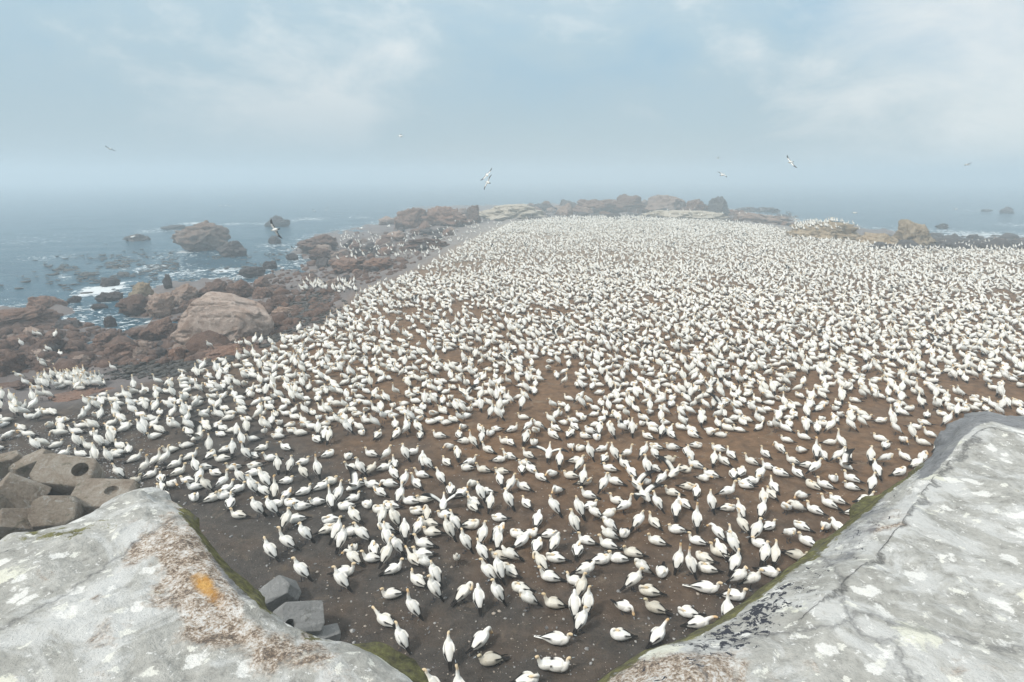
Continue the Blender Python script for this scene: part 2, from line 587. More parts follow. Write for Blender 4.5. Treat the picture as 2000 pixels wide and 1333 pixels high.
# the rocks that stand out, by their place in the view: x0, x1, top, base (pixels), material, height of the foot, label
BIG = [
    (352, 548, 563, 680, M_BIG, -1.0, 'big pale pinkish boulder on the shore, largest rock there'),
    (344, 450, 429, 492, M_PALE, SEA, 'tall blocky sea stack standing in the hazy sea'),
    (428, 484, 466, 502, M_DARK, SEA, 'dark low rock against the foot of the sea stack'),
    (50, 126, 576, 609, M_ROCK, SEA, 'flat-topped dark brown rock standing alone at the water beside the purple slab'),
    (-60, 122, 596, 648, M_ROCK, -2.1, 'broad purple-brown sloping slab at the water'),
    (256, 300, 550, 582, M_TAN, -2.0, 'orange-brown rock on top of the rock cluster behind the pool'),
    (235, 302, 566, 612, M_ROCK, -2.2, 'bulky brown rock above the still pool'),
    (289, 345, 562, 612, M_PALE, -2.0, 'smooth pale leaning rock beside the bulky brown rock'),
    (338, 392, 550, 590, M_PALE, -1.9, 'rounded pinkish rock just behind the big pale boulder'),
    (320, 339, 534, 562, M_DARK, -2.2, 'narrow dark upright rock at the water'),
    (197, 234, 540, 560, M_DARK, SEA, 'dark rock beside the white surf'),
    (134, 160, 576, 592, M_DARK, SEA, 'small dark rock in the water before the surf'),
    (192, 240, 567, 590, M_DARK, SEA, 'low dark rock under the white surf'),
    (180, 211, 591, 605, M_DARK, SEA, 'small low rock awash in the pool'),
    (105, 158, 620, 648, M_DARK, -2.3, 'dark jagged rock beside the purple slab'),
    (205, 230, 616, 640, M_DARK, SEA, 'dark pointed rock standing in the pool'),
    (184, 228, 643, 670, M_ROCK, -2.1, 'squat brown rock at the near edge of the pool'),
    (280, 357, 618, 660, M_ROCK, -1.9, 'blocky orange-brown rock against the big pale boulder'),
    (-20, 47, 682, 728, M_ROCK, -1.5, 'rounded brown rock cut by the edge of the view'),
    (60, 135, 655, 696, M_ROCK, -1.8, 'long brown rock with gannets standing on top'),
    (0, 70, 652, 690, M_ROCK, -1.8, 'brown rock by the edge of the view, below the purple slab'),
    (202, 275, 662, 704, M_ROCK, -1.6, 'lumpy brown rock in front of the still pool'),
    (255, 292, 676, 704, M_PALE, -1.5, 'small pale rock beside the lumpy brown rock'),
    (328, 368, 674, 710, M_ROCK, -1.3, 'brown rock touching the near foot of the big pale boulder'),
    (390, 450, 548, 578, M_ROCK, -1.6, 'brown rock leading the low ridge behind the big pale boulder'),
    (440, 500, 546, 580, M_ROCK, -1.5, 'middle rock of the low ridge behind the big pale boulder'),
    (490, 540, 556, 586, M_ROCK, -1.4, 'end rock of the low ridge behind the big pale boulder'),
    (468, 522, 516, 538, M_DARK, -2.2, 'dark rock by the bright tidal pool'),
    (514, 542, 508, 524, M_DARK, -2.3, 'small dark rock standing out in the tidal pool'),
    (526, 573, 575, 600, M_ROCK, -1.2, 'brown rock behind the end of the big pale boulder'),
    (532, 576, 598, 618, M_PALE, -0.9, 'flat pale rock at the tip of the big pale boulder'),
    (580, 672, 456, 490, M_ROCK, -2.0, 'broad hazy brown rock at the far end of the rocky shore'),
    (605, 660, 482, 506, M_ROCK, -1.8, 'hazy brown rock before the broad hazy rock'),
    (558, 583, 493, 508, M_DARK, SEA, 'small dark rock alone in the tidal pool'),
    (243, 291, 456, 472, M_DARK, SEA, 'low dark reef rock out in the sea with birds over it'),
    (316, 368, 437, 449, M_DARK, SEA, 'flat hazy reef rock behind the sea stack'),
    (518, 575, 420, 444, M_DARK, SEA, 'faint hazy reef rock far out beyond the tidal pool'),
    (524, 549, 459, 476, M_DARK, SEA, 'dark rock in the sea under a flying gannet'),
    (385, 528, 668, 712, M_ROCK, -0.7, 'low brown slab between the big pale boulder and the colony'),
    (70, 245, 762, 800, M_ROCK, -0.45, 'long brown rock ledge with gannets beside the colony'),
    (-50, 75, 745, 775, M_ROCK, -0.9, 'low flat purple rock before the long brown ledge'),
    (640, 720, 498, 528, M_ROCK, -1.2, 'reddish hazy rock pile beyond the colony edge'),
    (700, 770, 500, 525, M_ROCK, -0.8, 'reddish hazy rock next to the colony edge'),
    (760, 840, 404, 448, M_ROCK, -1.5, 'hazy brown headland rock next to the sea'),
    (820, 925, 402, 444, M_ROCK, -1.0, 'broad hazy headland rock beside the pillar rock'),
    (912, 940, 397, 436, M_ROCK, -0.6, 'upright pillar-like rock on the far headland'),
    (925, 1076, 396, 430, M_GUANO, -0.6, 'pale droppings-covered mound on the far headland'),
    (790, 880, 464, 484, M_ROCK, -0.5, 'grey rock among birds on the far colony edge'),
    (1030, 1095, 394, 416, M_DARK, -1.5, 'dark hazy rock behind the pale mound'),
    (1087, 1124, 392, 423, M_PALE, -0.6, 'pale upright rock at the head of the far ridge'),
    (1112, 1200, 384, 416, M_ROCK, -1.0, 'first brown rock of the far ridge beside the pale upright rock'),
    (1180, 1270, 379, 416, M_ROCK, -1.0, 'tall brown rock in the middle of the far ridge'),
    (1250, 1345, 376, 418, M_PALE, -1.0, 'highest pinkish rock of the far ridge'),
    (1325, 1385, 388, 422, M_ROCK, -1.0, 'lower brown rock beside the highest far ridge rock'),
    (1374, 1430, 383, 420, M_DARK, -1.5, 'dark rock ending the far ridge at the sea'),
    (1230, 1420, 410, 436, M_GUANO, -0.9, 'long pale bank behind the far colony with birds along it'),
    (1436, 1480, 404, 414, M_DARK, SEA, 'low dark rock in the sea off the far ridge'),
    (1474, 1524, 405, 415, M_DARK, SEA, 'outermost low dark rock off the far ridge'),
    (1420, 1545, 415, 440, M_PALE, -1.4, 'low pale rock bank between the far ridge and the tan outcrop'),
    (1540, 1685, 424, 476, M_TAN, -0.5, 'tan flat-topped outcrop crowded with gannets'),
    (1675, 1760, 452, 484, M_TAN, -0.4, 'tan rock between the bird-covered outcrop and the peaked rock'),
    (1735, 1820, 425, 484, M_TAN, -0.7, 'peaked tan rock with split top by the sea'),
    (1950, 1977, 403, 418, M_DARK, SEA, 'biggest black rock standing out in the calm sea'),
    (1828, 1851, 435, 447, M_DARK, SEA, 'round black rock in the sea beyond the peaked tan rock'),
    (1917, 1936, 407, 414, M_DARK, SEA, 'small black rock awash beside the biggest black rock'),
    (1815, 1860, 462, 477, M_DARK, -2.0, 'dark shore rock at the foot of the peaked tan rock'),
    (1880, 1925, 464, 476, M_ROCK, -2.0, 'low brown shore rock near the water, beyond the peaked tan rock'),
    (1940, 1985, 464, 476, M_DARK, -2.1, 'dark shore rock farthest along the calm water edge'),
]
def boulder_form(V):
    V = V.copy()
    x = V[:, 0]
    top = np.interp(x, [-1, -.86, -.55, -.25, .1, .5, .85, 1], [.45, .80, .95, 1.0, .92, .74, .42, .15])
    V[:, 2] = np.where(V[:, 2] > 0, np.sign(V[:, 2]) * np.abs(V[:, 2]) ** 0.6 * top, V[:, 2])
    V[:, 0] = np.sign(x) * np.abs(x) ** 0.85
    return V


SHAPE = {0: dict(warp=boulder_form, sub=6, cuts=9, rough=0.055, sink=0.22, depth=0.75), 1: dict(sub=5, cuts=16, rough=0.14, sink=0.12, layer=0.012)}
for i, (x0, x1, yt, yb, mat, zf, lab) in enumerate(BIG):
    sp = dict(SHAPE.get(i, {}))
    dep = sp.pop('depth', 0.7)
    foot = at([((x0 + x1) / 2, yb)], zf)[0]
    f = to_px(foot)[0, 2]
    wdt = (x1 - x0) * f / FPX
    dist = math.hypot(foot[0], foot[1])
    sink = sp.get('sink', 0.28)
    # height above the foot so that the top reaches yt
    dpt = wdt * dep
    back = dist + dpt * 0.42
    dt = rays([((x0 + x1) / 2, yt)])[0]
    top = CAM_Z + dt[2] / math.hypot(dt[0], dt[1]) * back
    hgt = max(top - zf, 0.35)
    u = foot[:2] / dist
    loc = (foot[0] + u[0] * dpt * 0.42, foot[1] + u[1] * dpt * 0.42, zf)
    sp['sink'] = sink
    if 'sub' not in sp:
        sp['sub'] = 5
    o = rock('boulder', loc, (wdt * 1.04, dpt, hgt / (1 - sink)), 100 + i, mat, rotz=-math.atan2(u[0], u[1]), **sp)
    tag(o, lab, 'rock', 'rocks along the shore')
    USED.add(lab)

# the loose boulders between them
MARKS_R = [((r[0] + r[1]) / 2, (r[2] + r[3]) / 2, ph) for r, ph in ((BIG[0], 'the big pale boulder'), (BIG[1], 'the sea stack'), (BIG[4], 'the purple slab'), (BIG[31], 'the broad hazy rock'),
           (BIG[39], 'the long brown ledge'), (BIG[61], 'the peaked tan rock'), (BIG[41], 'the reddish rock pile'))]
FIELD = [(0, 640), (140, 640), (190, 664), (245, 672), (290, 640), (300, 600), (340, 585), (430, 560), (480, 558), (550, 545), (610, 515), (690, 480), (780, 486), (770, 520), (700, 548), (640, 560), (560, 560),
         (560, 640), (350, 690), (320, 708), (150, 712), (0, 722)]
fx = np.stack([rng.uniform(0, 800, 2600), rng.uniform(470, 740, 2600)], 1)
fx = fx[inside(fx, FIELD)]
keep, kp = [], []
for p in fx:
    sz = 0.0
    wpx = rng.uniform(14, 40) * (0.55 + 0.9 * (p[1] - 470) / 260)
    if any(BIG[k][0] - 2 < p[0] < BIG[k][1] + 2 and BIG[k][2] < p[1] < BIG[k][3] for k in (0, 4, 6, 7, 17, 38, 39)):
        continue
    if all(abs(p[0] - q[0]) > 0.55 * (wpx + q[2]) / 1.25 or abs(p[1] - q[1]) > 0.30 * (wpx + q[2]) / 1.25 for q in kp):
        kp.append((p[0], p[1], wpx))
    if len(kp) >= 150:
        break
hp = hit([(k[0], k[1]) for k in kp])
for i, ((x, y, wpx), p) in enumerate(zip(kp, hp)):
    f = to_px(p)[0, 2]
    wd = wpx * f / FPX
    mat = M_ROCK if rng.random() < 0.68 else (M_PALE if rng.random() < 0.6 else M_DARK)
    if y < 600 and x < 260:
        mat = M_DARK
    hgt = wd * rng.uniform(0.5, 0.8)
    tone = {M_ROCK.name: 'brown', M_PALE.name: 'pale pinkish', M_DARK.name: 'dark wet'}[mat.name]
    form = 'squat' if hgt < wd * 0.6 else 'rounded' if hgt < wd * 0.7 else 'blocky'
    o = rock('boulder', (p[0], p[1], p[2] - 0.05), (wd, wd * rng.uniform(0.7, 1.1), hgt), 500 + i, mat, sub=4, cuts=12, rotz=rng.uniform(0, 6.28), sink=0.25)
    tag(o, uniq(f"{form} {tone} {'shore rock' if wpx > 24 else 'small rock'}", where(x, y, MARKS_R, 22, 'rock widths')), 'rock', 'rocks along the shore')


FILL2 = [(x, 436 - 0.028 * (x - 760) + y) for x, y in zip(np.linspace(755, 905, 16), rng.uniform(-8, 6, 16))] + \
        [(x, 412 + y) for x, y in zip(np.linspace(1035, 1440, 40), rng.uniform(-5, 9, 40))] + [(x, 414 + (x - 1400) * 0.16 + y) for x, y in zip(np.linspace(1400, 1560, 18), rng.uniform(-3, 5, 18))] + \
        [(x, 470 + y) for x, y in zip(np.linspace(1800, 2010, 16), rng.uniform(-3, 6, 16))] + \
        [(x, 487 - (x - 640) * 0.18 + y) for x, y in zip(rng.uniform(630, 880, 46), rng.uniform(-12, 34, 46))]
MARKS_F = [(720, 512, 'the reddish hazy rock pile'), (835, 474, 'the grey rock among far birds'), (628, 470, 'the broad hazy rock'), (995, 412, 'the pale far mound'), (926, 416, 'the far pillar rock'), (1105, 407, 'the pale upright far rock'), (1297, 396, 'the highest far ridge rock'), (1402, 400, 'the dark end of the far ridge'),
           (1610, 440, 'the bird-covered outcrop'), (1778, 452, 'the peaked tan rock'), (1963, 411, 'the biggest black sea rock')]
for i, ((x, y), p) in enumerate(zip(FILL2, hit(FILL2))):
    wd = rng.uniform(16, 44) * to_px(p)[0, 2] / FPX * (0.6 if x > 1400 else 1)
    hgt = wd * rng.uniform(0.35, 0.75)
    mat = (M_ROCK, M_PALE, M_DARK, M_ROCK)[rng.integers(4)]
    tone = {M_ROCK.name: 'brown', M_PALE.name: 'pale', M_DARK.name: 'dark'}[mat.name]
    o = rock('boulder', (p[0], p[1], p[2] - 0.1), (wd, wd * 0.8, hgt), 900 + i, mat, sub=4, cuts=14, rotz=rng.uniform(0, 6.28), sink=0.2)
    tag(o, uniq(f"hazy {tone} far rock", where(x, y - 6, MARKS_F, 16, 'rock widths')), 'rock', 'rocks along the shore')


def lumps(name, pts, size, seed, mat, flat=0.6, n_var=5, sub=1, spread=0.5, tint=None):
    """many little pieces nobody would count, in one mesh."""
    r = np.random.default_rng(seed)
    V0, F0 = ico(sub)
    vs, fs = [], []
    var = [V0 * (1 + 0.35 * fbm(V0 * 1.7 + 9 * k, 2, seed + k))[:, None] for k in range(n_var)]
    n = len(V0)
    for i, p in enumerate(pts):
        s = size * math.exp(r.normal() * spread)
        th = r.uniform(0, 6.28)
        c, q = math.cos(th), math.sin(th)
        v = var[i % n_var] * np.array([s, s * r.uniform(0.5, 1), s * flat])
        v = v @ np.array([[c, q, 0], [-q, c, 0], [0, 0, 1]]) + p
        vs.append(v)
        fs.append(F0 + n * i)
    o = link(name, mesh_from(name, np.concatenate(vs), np.concatenate(fs)), mat)
    o['kind'] = 'stuff'
    return o


# rubble among the boulders
px = np.stack([rng.uniform(-30, 900, 11000), rng.uniform(440, 770, 11000)], 1)
px = px[inside(px, [(-30, 625), (240, 596), (430, 552), (600, 492), (700, 455), (900, 450), (860, 490), (770, 535), (690, 565), (620, 625), (540, 655), (400, 705), (230, 716), (-30, 735)])]
hp = hit(px)
hp = hp[H(hp[:, :2]) > SEA + 0.05]
hp[:, 2] -= 0.02
lumps('rubble', hp, 0.15, 41, M_ROCK, 0.65, sub=2, spread=0.6)
px = np.stack([rng.uniform(1700, 2050, 500), rng.uniform(462, 486, 500)], 1)
px2 = np.stack([rng.uniform(1000, 1560, 500), 412 + rng.uniform(0, 10, 500) + np.linspace(0, 1, 500) * 12], 1)
lumps('rubble', hit(np.concatenate([px, px2])) - np.array([0, 0, .05]), 0.45, 42, M_DARK, 0.6, sub=2)

# floating kelp and the wrack on the shore
m_kelp, nt, b = new_mat('kelp')
set_in(nt, b, 'Base Color', mix(nt, noise(nt, geo_pos(nt), 1.5, 3).outputs['Fac'], (0.014, 0.012, 0.009), (0.045, 0.035, 0.022)))
set_in(nt, b, 'Roughness', 0.45)
kx = np.concatenate([np.stack([rng.normal(250, 70, 700), rng.normal(519, 13, 700)], 1), np.stack([rng.normal(180, 60, 260), rng.normal(540, 14, 260)], 1),
                     np.stack([rng.uniform(330, 560, 300), rng.normal(505, 12, 300)], 1)])
cl_ = fbm(kx * np.array([0.03, 0.08]), 3, 77) > -0.12
kp3 = at(kx[cl_], SEA + 0.02)
lumps('floating_kelp', kp3, 0.25, 43, m_kelp, 0.16, sub=2, spread=0.35)
wx = np.concatenate([np.stack([rng.normal(600, 26, 1300), rng.normal(602, 17, 1300)], 1), np.stack([rng.normal(330, 60, 900), rng.normal(722, 9, 900)], 1),
                     np.stack([rng.normal(545, 14, 500), rng.normal(655, 14, 500)], 1), np.stack([rng.normal(430, 40, 500), rng.normal(702, 6, 500)], 1)])
wp = hit(wx)
wp = wp[~inside(wp[:, :2], colony)]
lumps('seaweed', wp + np.array([0, 0, 0.02]), 0.10, 44, m_kelp, 0.4, sub=1, spread=0.5)

# ------------------------------------------------------------------ gannets
WHITE, BUFF, GOLD, BLACK, BILL, GREY = (0.83, 0.82, 0.785), (0.75, 0.60, 0.40), (0.70, 0.48, 0.26), (0.016, 0.014, 0.013), (0.42, 0.47, 0.50), (0.05, 0.05, 0.055)
M_BIRD, nt, b = new_mat('plumage')
pos = geo_pos(nt)
n1 = noise(nt, pos, 55, 4, 0.7)
n2 = noise(nt, pos, 9, 3, 0.6)
rr1 = ramp(nt, [(0.35, (0.90, 0.88, 0.84)), (0.62, (1.0, 1.0, 1.0))])
nt.links.new(n2.outputs['Fac'], rr1.inputs[0])
oi = nt.nodes.new('ShaderNodeObjectInfo')
ro = ramp(nt, [(0.0, (1, 1, 1)), (0.7, (0.97, 0.96, 0.95)), (0.9, (0.92, 0.90, 0.86)), (1.0, (0.82, 0.78, 0.71))])
nt.links.new(oi.outputs['Random'], ro.inputs[0])
pl = mix(nt, 1.0, attr(nt, 'tint', 'Color'), rr1.outputs[0], 'MULTIPLY')
set_in(nt, b, 'Base Color', mix(nt, 1.0, pl, ro.outputs[0], 'MULTIPLY'))
set_in(nt, b, 'Roughness', 0.8)
set_in(nt, b, 'Specular IOR Level', 0.25)
bump(nt, b, n1.outputs['Fac'], 0.35, 0.012)
M_MASS = M_BIRD.copy()
M_MASS.name = 'plumage_colony'
for n in M_MASS.node_tree.nodes:          # its tints vary bird by bird in the mesh instead
    if n.type == 'OBJECT_INFO':
        M_MASS.node_tree.nodes.remove(n)
        break
for n in M_MASS.node_tree.nodes:
    if n.type == 'VALTORGB' and not n.inputs[0].is_linked:
        n.inputs[0].default_value = 0.0


def catmull(C, m):
    C = np.asarray(C, float)
    n = len(C)
    t = np.linspace(0, n - 1, m)
    i = np.clip(t.astype(int), 0, n - 2)
    f = (t - i)[:, None]
    p0, p1, p2, p3 = C[np.maximum(i - 1, 0)], C[i], C[i + 1], C[np.minimum(i + 2, n - 1)]
    return 0.5 * (2 * p1 + (p2 - p0) * f + (2 * p0 - 5 * p1 + 4 * p2 - p3) * f ** 2 + (3 * p1 - p0 - 3 * p2 + p3) * f ** 3)


def loft(ctrl, m, k, side0=(0, 1, 0)):
    """ctrl rows: x y z, half width, half height, r g b. A closed tube swept along the rows."""
    C = catmull(ctrl, m)
    P, w_, h_ = C[:, :3], np.maximum(C[:, 3], 0.0008), np.maximum(C[:, 4], 0.0008)
    # colours blend over a short way only
    t = np.linspace(0, len(ctrl) - 1, m)
    i = np.clip(t.astype(int), 0, len(ctrl) - 2)
    f = np.clip((t - i - 0.5) * 2.2 + 0.5, 0, 1)[:, None]
    cc = np.asarray(ctrl, float)[:, 5:8]
    col_ = cc[i] * (1 - f) + cc[i + 1] * f
    T = np.gradient(P, axis=0)
    T /= np.linalg.norm(T, axis=1)[:, None] + 1e-9
    s = np.asarray(side0, float)
    th = np.linspace(0, 2 * math.pi, k, endpoint=False)
    V, CO, AN = [], [], []
    for j in range(m):
        s = s - (s @ T[j]) * T[j]
        s /= np.linalg.norm(s) + 1e-9
        u = np.cross(T[j], s)
        V.append(P[j] + np.outer(np.cos(th) * w_[j], s) + np.outer(np.sin(th) * h_[j], u))
        CO.append(np.tile(col_[j], (k, 1)))
        AN.append(np.sin(th))
    idx = np.arange(m * k).reshape(m, k)
    a, b = idx[:-1], idx[1:]
    F = np.stack([a, np.roll(a, -1, 1), np.roll(b, -1, 1), b], -1).reshape(-1, 4)
    return np.concatenate(V), F, np.concatenate(CO), np.concatenate(AN)


def merge(parts):
    vs, fs, cs, n = [], [], [], 0
    for v, f, c in parts:
        vs.append(v)
        fs.append(f + n)
        cs.append(c)
        n += len(v)
    return np.concatenate(vs), np.concatenate(fs), np.concatenate(cs)


LOD = [(40, 14, 14, 8), (17, 8, 7, 5), (11, 5, 0, 0)]


def gannet(pitch=0.0, neck=((.03, 0, .08), (.02, 0, .16), (.02, 0, .22)), head=(1, 0, -.15), legs=0.0, wing='fold', long=1.0, fluff=1.0, head_c=BUFF, body_c=WHITE,
           tail_c=BLACK, tail_up=0.0, droop=0.0, lod=0, seed=0, mirror=False, flare=0.0):
    m, k, wm, wk = LOD[lod]
    W = np.array(body_c)
    rp = R(pitch)
    c_, s_ = math.cos(rp), math.sin(rp)
    piv = np.array([-0.05, 0, 0.14])

    def rot(p):
        p = np.asarray(p, float).copy()
        x, z = p[..., 0] - piv[0], p[..., 2] - piv[2]
        p[..., 0], p[..., 2] = piv[0] + c_ * x - s_ * z, piv[2] + s_ * x + c_ * z
        return p

    body = [(-.50, .115, .034, .007, tail_c), (-.38, .120, .050, .012, tail_c), (-.29, .130, .060, .026, tail_c), (-.25, .138, .080, .045, W), (-.15, .150, .125 * fluff, .092, W),
            (-.03, .158, .150 * fluff, .124, W), (.10, .162, .142 * fluff, .128, W), (.19, .185, .110, .108, W)]
    rows = []
    for x, z, ww, hh, cc in body:
        x *= long
        if x < -.25 * long:
            z += tail_up * (-.25 * long - x)
        p = rot([x, 0, z])
        rows.append([*p, ww, hh, *cc])
    base = rot([.235 * long, 0, .235])
    dirn = np.array([c_ * 0.5, 0, 0.5 * s_ + 0.8])
    rows.append([*base, .060, .066, *W])
    nw = [.044, .036, .032, .032]
    nn = len(neck)
    for j, q in enumerate(neck):
        q = np.asarray(q, float)
        cc = W * (1 - j / nn) + np.array(head_c) * (j / nn) if j < nn - 1 else head_c
        ww = nw[min(j, 3)]
        rows.append([*(base + q), ww, ww * 1.08, *cc])
    hd = np.asarray(head, float)
    hd /= np.linalg.norm(hd)
    h0 = np.asarray(rows[-1][:3])
    rows.append([*(h0 + hd * .042), .039, .041, *head_c])
    rows.append([*(h0 + hd * .080), .028, .029, *head_c])
    rows.append([*(h0 + hd * .094), .019, .020, *BLACK])
    rows.append([*(h0 + hd * .104), .015, .016, *GREY])
    rows.append([*(h0 + hd * .145), .010, .011, *BILL])
    rows.append([*(h0 + hd * .200 + np.array([0, 0, -.006])), .002, .003, *BILL])
    v, f, c, an = loft(rows, m, k)
    parts = [(v, f, c)]
    if lod == 0:
        # eyes
        sd = np.cross(hd, (0, 0, 1.0))
        sd = sd / (np.linalg.norm(sd) + 1e-9) if np.linalg.norm(sd) > 0.1 else np.array([0, 1.0, 0])
        for sg in (-1, 1):
            e = h0 + hd * .070 + sd * sg * .031
            parts.append(loft([[*(e - hd * .008), .001, .001, *BLACK], [*e, .006, .006, *BLACK], [*(e + hd * .008), .001, .001, *BLACK]], 5, 6)[:3])
    if wing == 'fold' and wm:
        for sg in (-1, 1):
            q = [(.17, .070, .205, .018, .045, W), (.09, .130 * fluff, .200, .026, .080, W), (-.06, .138 * fluff, .190, .028, .090, W), (-.19, .096, .165, .022, .064, W),
                 (-.28, .056, .147 - droop, .014, .038, W), (-.34, .036 + flare, .132 - droop, .010, .024, BLACK), (-.48, .016 + flare * 1.6, .118 - 1.3 * droop, .005, .010, BLACK)]
            rw = []
            for x, y, z, ww, hh, cc in q:
                p = rot([x * long, sg * y, z + (tail_up * (-.25 - x) if x < -.25 else 0)])
                rw.append([*p, ww, hh, *cc])
            v, f, c, an = loft(rw, wm, wk)
            rings = np.repeat(np.arange(wm), wk) / wm
            dark = (an < -0.62) & (rings > 0.30)
            c = np.where(dark[:, None], np.array(BLACK), c)
            parts.append((v, f, c))
    if wing in ('spread', 'raise', 'glide'):
        up = {'spread': .50, 'raise': .95, 'glide': .10}[wing]
        wl = .85
        for sg in (-1, 1):
            rw = []
            for q, (tt, ch, sw) in enumerate([(0.0, .11, 0), (.10, .14, .02), (.25, .15, .05), (.45, .14, .06), (.62, .12, .02), (.82, .085, -.06), (1.0, .012, -.18)]):
                bend = up * tt * wl * (1 - .35 * tt if wing == 'glide' else 1)
                p = rot([.06 + sw - .02, sg * (.08 + wl * tt * math.cos(up * .6)), .20 + bend * .7])
                cc = W if tt < .62 else BLACK
                rw.append([*p, ch, .012, *cc])
            mm, kk = max(wm, 9), max(wk, 6)
            v, f, c, an = loft(rw, mm, kk, side0=(1, 0, 0))
            # dark flight feathers along the trailing edge
            rings = np.repeat(np.arange(mm), kk)
            cen = np.stack([v[rings == q].mean(0) for q in range(mm)])[rings]
            rad_ = np.array([np.abs((v[rings == q] - v[rings == q].mean(0))[:, 0]).max() for q in range(mm)])[rings]
            trail = (v - cen)[:, 0] < -0.35 * rad_
            c = np.where((trail & (rings > 1))[:, None], np.array(BLACK), c)
            parts.append((v, f, c))
    V, F, C = merge(parts)
    V[:, 2] += legs - (min(V[:, 2].min(), 0.03) - 0.015 if wing != 'glide' else 0)
    if legs > 0 and lod < 2:
        lp = []
        for sg in (-1, 1):
            x0 = -.03
            lp.append(loft([[x0, sg * .05, legs + .10, .016, .016, *GREY], [x0 - .01, sg * .052, .05, .010, .010, *GREY], [x0, sg * .055, .012, .011, .009, *GREY],
                            [x0 + .05, sg * .06, .008, .032, .007, *GREY], [x0 + .09, sg * .065, .006, .036, .005, *GREY]], 8, 5)[:3])
        V, F, C = merge([(V, F, C)] + lp)
    V = V + 0.006 * fbm(V * 14 + seed * 3.3, 2, seed + 3)[:, None] * np.where(V[:, 2] > .05, 1, 0)[:, None] if lod == 0 else V
    if mirror:
        V = V * np.array([1, -1, 1])
        F = F[:, ::-1]
    return V, F, C


S_ = dict
POSES = {
    's': [S_(neck=((.03, 0, .07), (.02, 0, .13), (.025, 0, .18)), head=(1, .1, -.18)),
          S_(neck=((.03, .01, .06), (.02, .02, .11), (.03, .03, .15)), head=(.75, .6, -.2), pitch=4),
          S_(neck=((.02, 0, .05), (-.01, 0, .09), (.0, 0, .12)), head=(1, -.15, -.22), pitch=-2, fluff=1.06),
          S_(neck=((.04, 0, .08), (.05, 0, .15), (.06, 0, .20)), head=(1, -.3, -.1), pitch=10, flare=.015)],
    'u': [S_(pitch=38, legs=.05, neck=((.03, 0, .07), (.045, 0, .13), (.06, 0, .18)), head=(1, .1, -.12), droop=.01),
          S_(pitch=46, legs=.05, neck=((.02, 0, .06), (.02, 0, .12), (.03, 0, .16)), head=(.8, .55, -.2)),
          S_(pitch=31, legs=.07, neck=((.03, 0, .06), (.04, 0, .11), (.06, 0, .15)), head=(.9, -.4, -.15), fluff=.95),
          S_(pitch=42, legs=.06, neck=((.02, .01, .05), (.01, .02, .09), (.03, .03, .12)), head=(.8, -.6, -.35), flare=.02)],
    'n': [S_(pitch=26, legs=.06, neck=((.03, 0, .10), (.03, 0, .20), (.04, 0, .29)), head=(1, 0, .02), fluff=.92),
          S_(pitch=36, legs=.06, neck=((.02, 0, .10), (.01, 0, .20), (.02, 0, .28)), head=(.8, .5, .0), fluff=.92, head_c=GOLD)],
    'k': [S_(pitch=44, legs=.05, neck=((.02, 0, .09), (.01, 0, .18), (.0, 0, .25)), head=(.12, .03, 1), head_c=GOLD),
          S_(pitch=34, legs=.05, neck=((.04, 0, .09), (.04, 0, .18), (.04, .01, .24)), head=(.3, .1, .9))],
    't': [S_(neck=((.01, .03, .06), (-.06, .05, .085), (-.12, .045, .065)), head=(-1, -.25, -.22), fluff=1.08),
          S_(neck=((.0, -.03, .05), (-.07, -.05, .07), (-.12, -.05, .05)), head=(-1, .5, -.3), pitch=5, fluff=1.05),
          S_(neck=((.01, .02, .04), (-.04, .06, .05), (-.09, .08, .02)), head=(-.9, -.1, -.45), pitch=2, fluff=1.1, tail_up=.25)],
    'p': [S_(pitch=24, legs=.04, neck=((.05, .03, .05), (.06, .10, .05), (.02, .15, -.02)), head=(-.55, .1, -.8), flare=.03),
          S_(pitch=12, neck=((.04, .03, .06), (.0, .09, .08), (-.06, .13, .02)), head=(-.8, .15, -.5), head_c=GOLD),
          S_(pitch=34, legs=.05, neck=((.06, 0, .05), (.09, 0, .02), (.08, .01, -.06)), head=(-.3, .15, -.9))],
    'b': [S_(pitch=14, legs=.05, neck=((.08, 0, .02), (.13, 0, -.04), (.15, 0, -.11)), head=(.35, .1, -.9), head_c=GOLD, tail_up=.35),
          S_(pitch=20, legs=.05, neck=((.08, .03, .03), (.14, .05, .0), (.18, .06, -.06)), head=(.7, .3, -.6), head_c=GOLD, tail_up=.2, flare=.03)],
    'l': [S_(pitch=12, legs=.05, neck=((.06, 0, .05), (.13, 0, .09), (.19, 0, .11)), head=(1, 0, -.15), head_c=GOLD),
          S_(pitch=2, neck=((.07, 0, .06), (.13, .01, .11), (.18, .02, .14)), head=(1, .15, .02))],
    'f': [S_(pitch=26, legs=.06, wing='spread', neck=((.04, 0, .08), (.05, 0, .15), (.07, 0, .20)), head=(1, .1, -.1))],
    'r': [S_(pitch=16, legs=.05, wing='raise', neck=((.04, 0, .07), (.06, 0, .12), (.09, 0, .16)), head=(1, .2, -.2))],
    'g': [S_(pitch=3, long=1.25, fluff=1.1, neck=((.04, 0, .06), (.02, 0, .12), (.06, 0, .17)), head=(1, .05, .02), tail_c=WHITE, flare=-.02)],
    'c': [S_(pitch=34, legs=.04, neck=((.02, 0, .05), (.02, 0, .08), (.03, 0, .11)), head=(.9, -.6, -.1), head_c=(.62, .60, .55), body_c=(.62, .60, .55), fluff=.85)],
    'd': [S_(neck=((.03, 0, .05), (.02, 0, .10), (.03, .01, .14)), head=(1, .2, -.1), head_c=(.55, .48, .33), body_c=(.56, .53, .46), flare=.05, fluff=1.05)],
    'h': [S_(pitch=0, wing='glide', long=1.08, fluff=.82, neck=((.05, 0, .01), (.10, 0, .01), (.15, 0, .0)), head=(1, 0, -.05))],
}
PROTO = {}


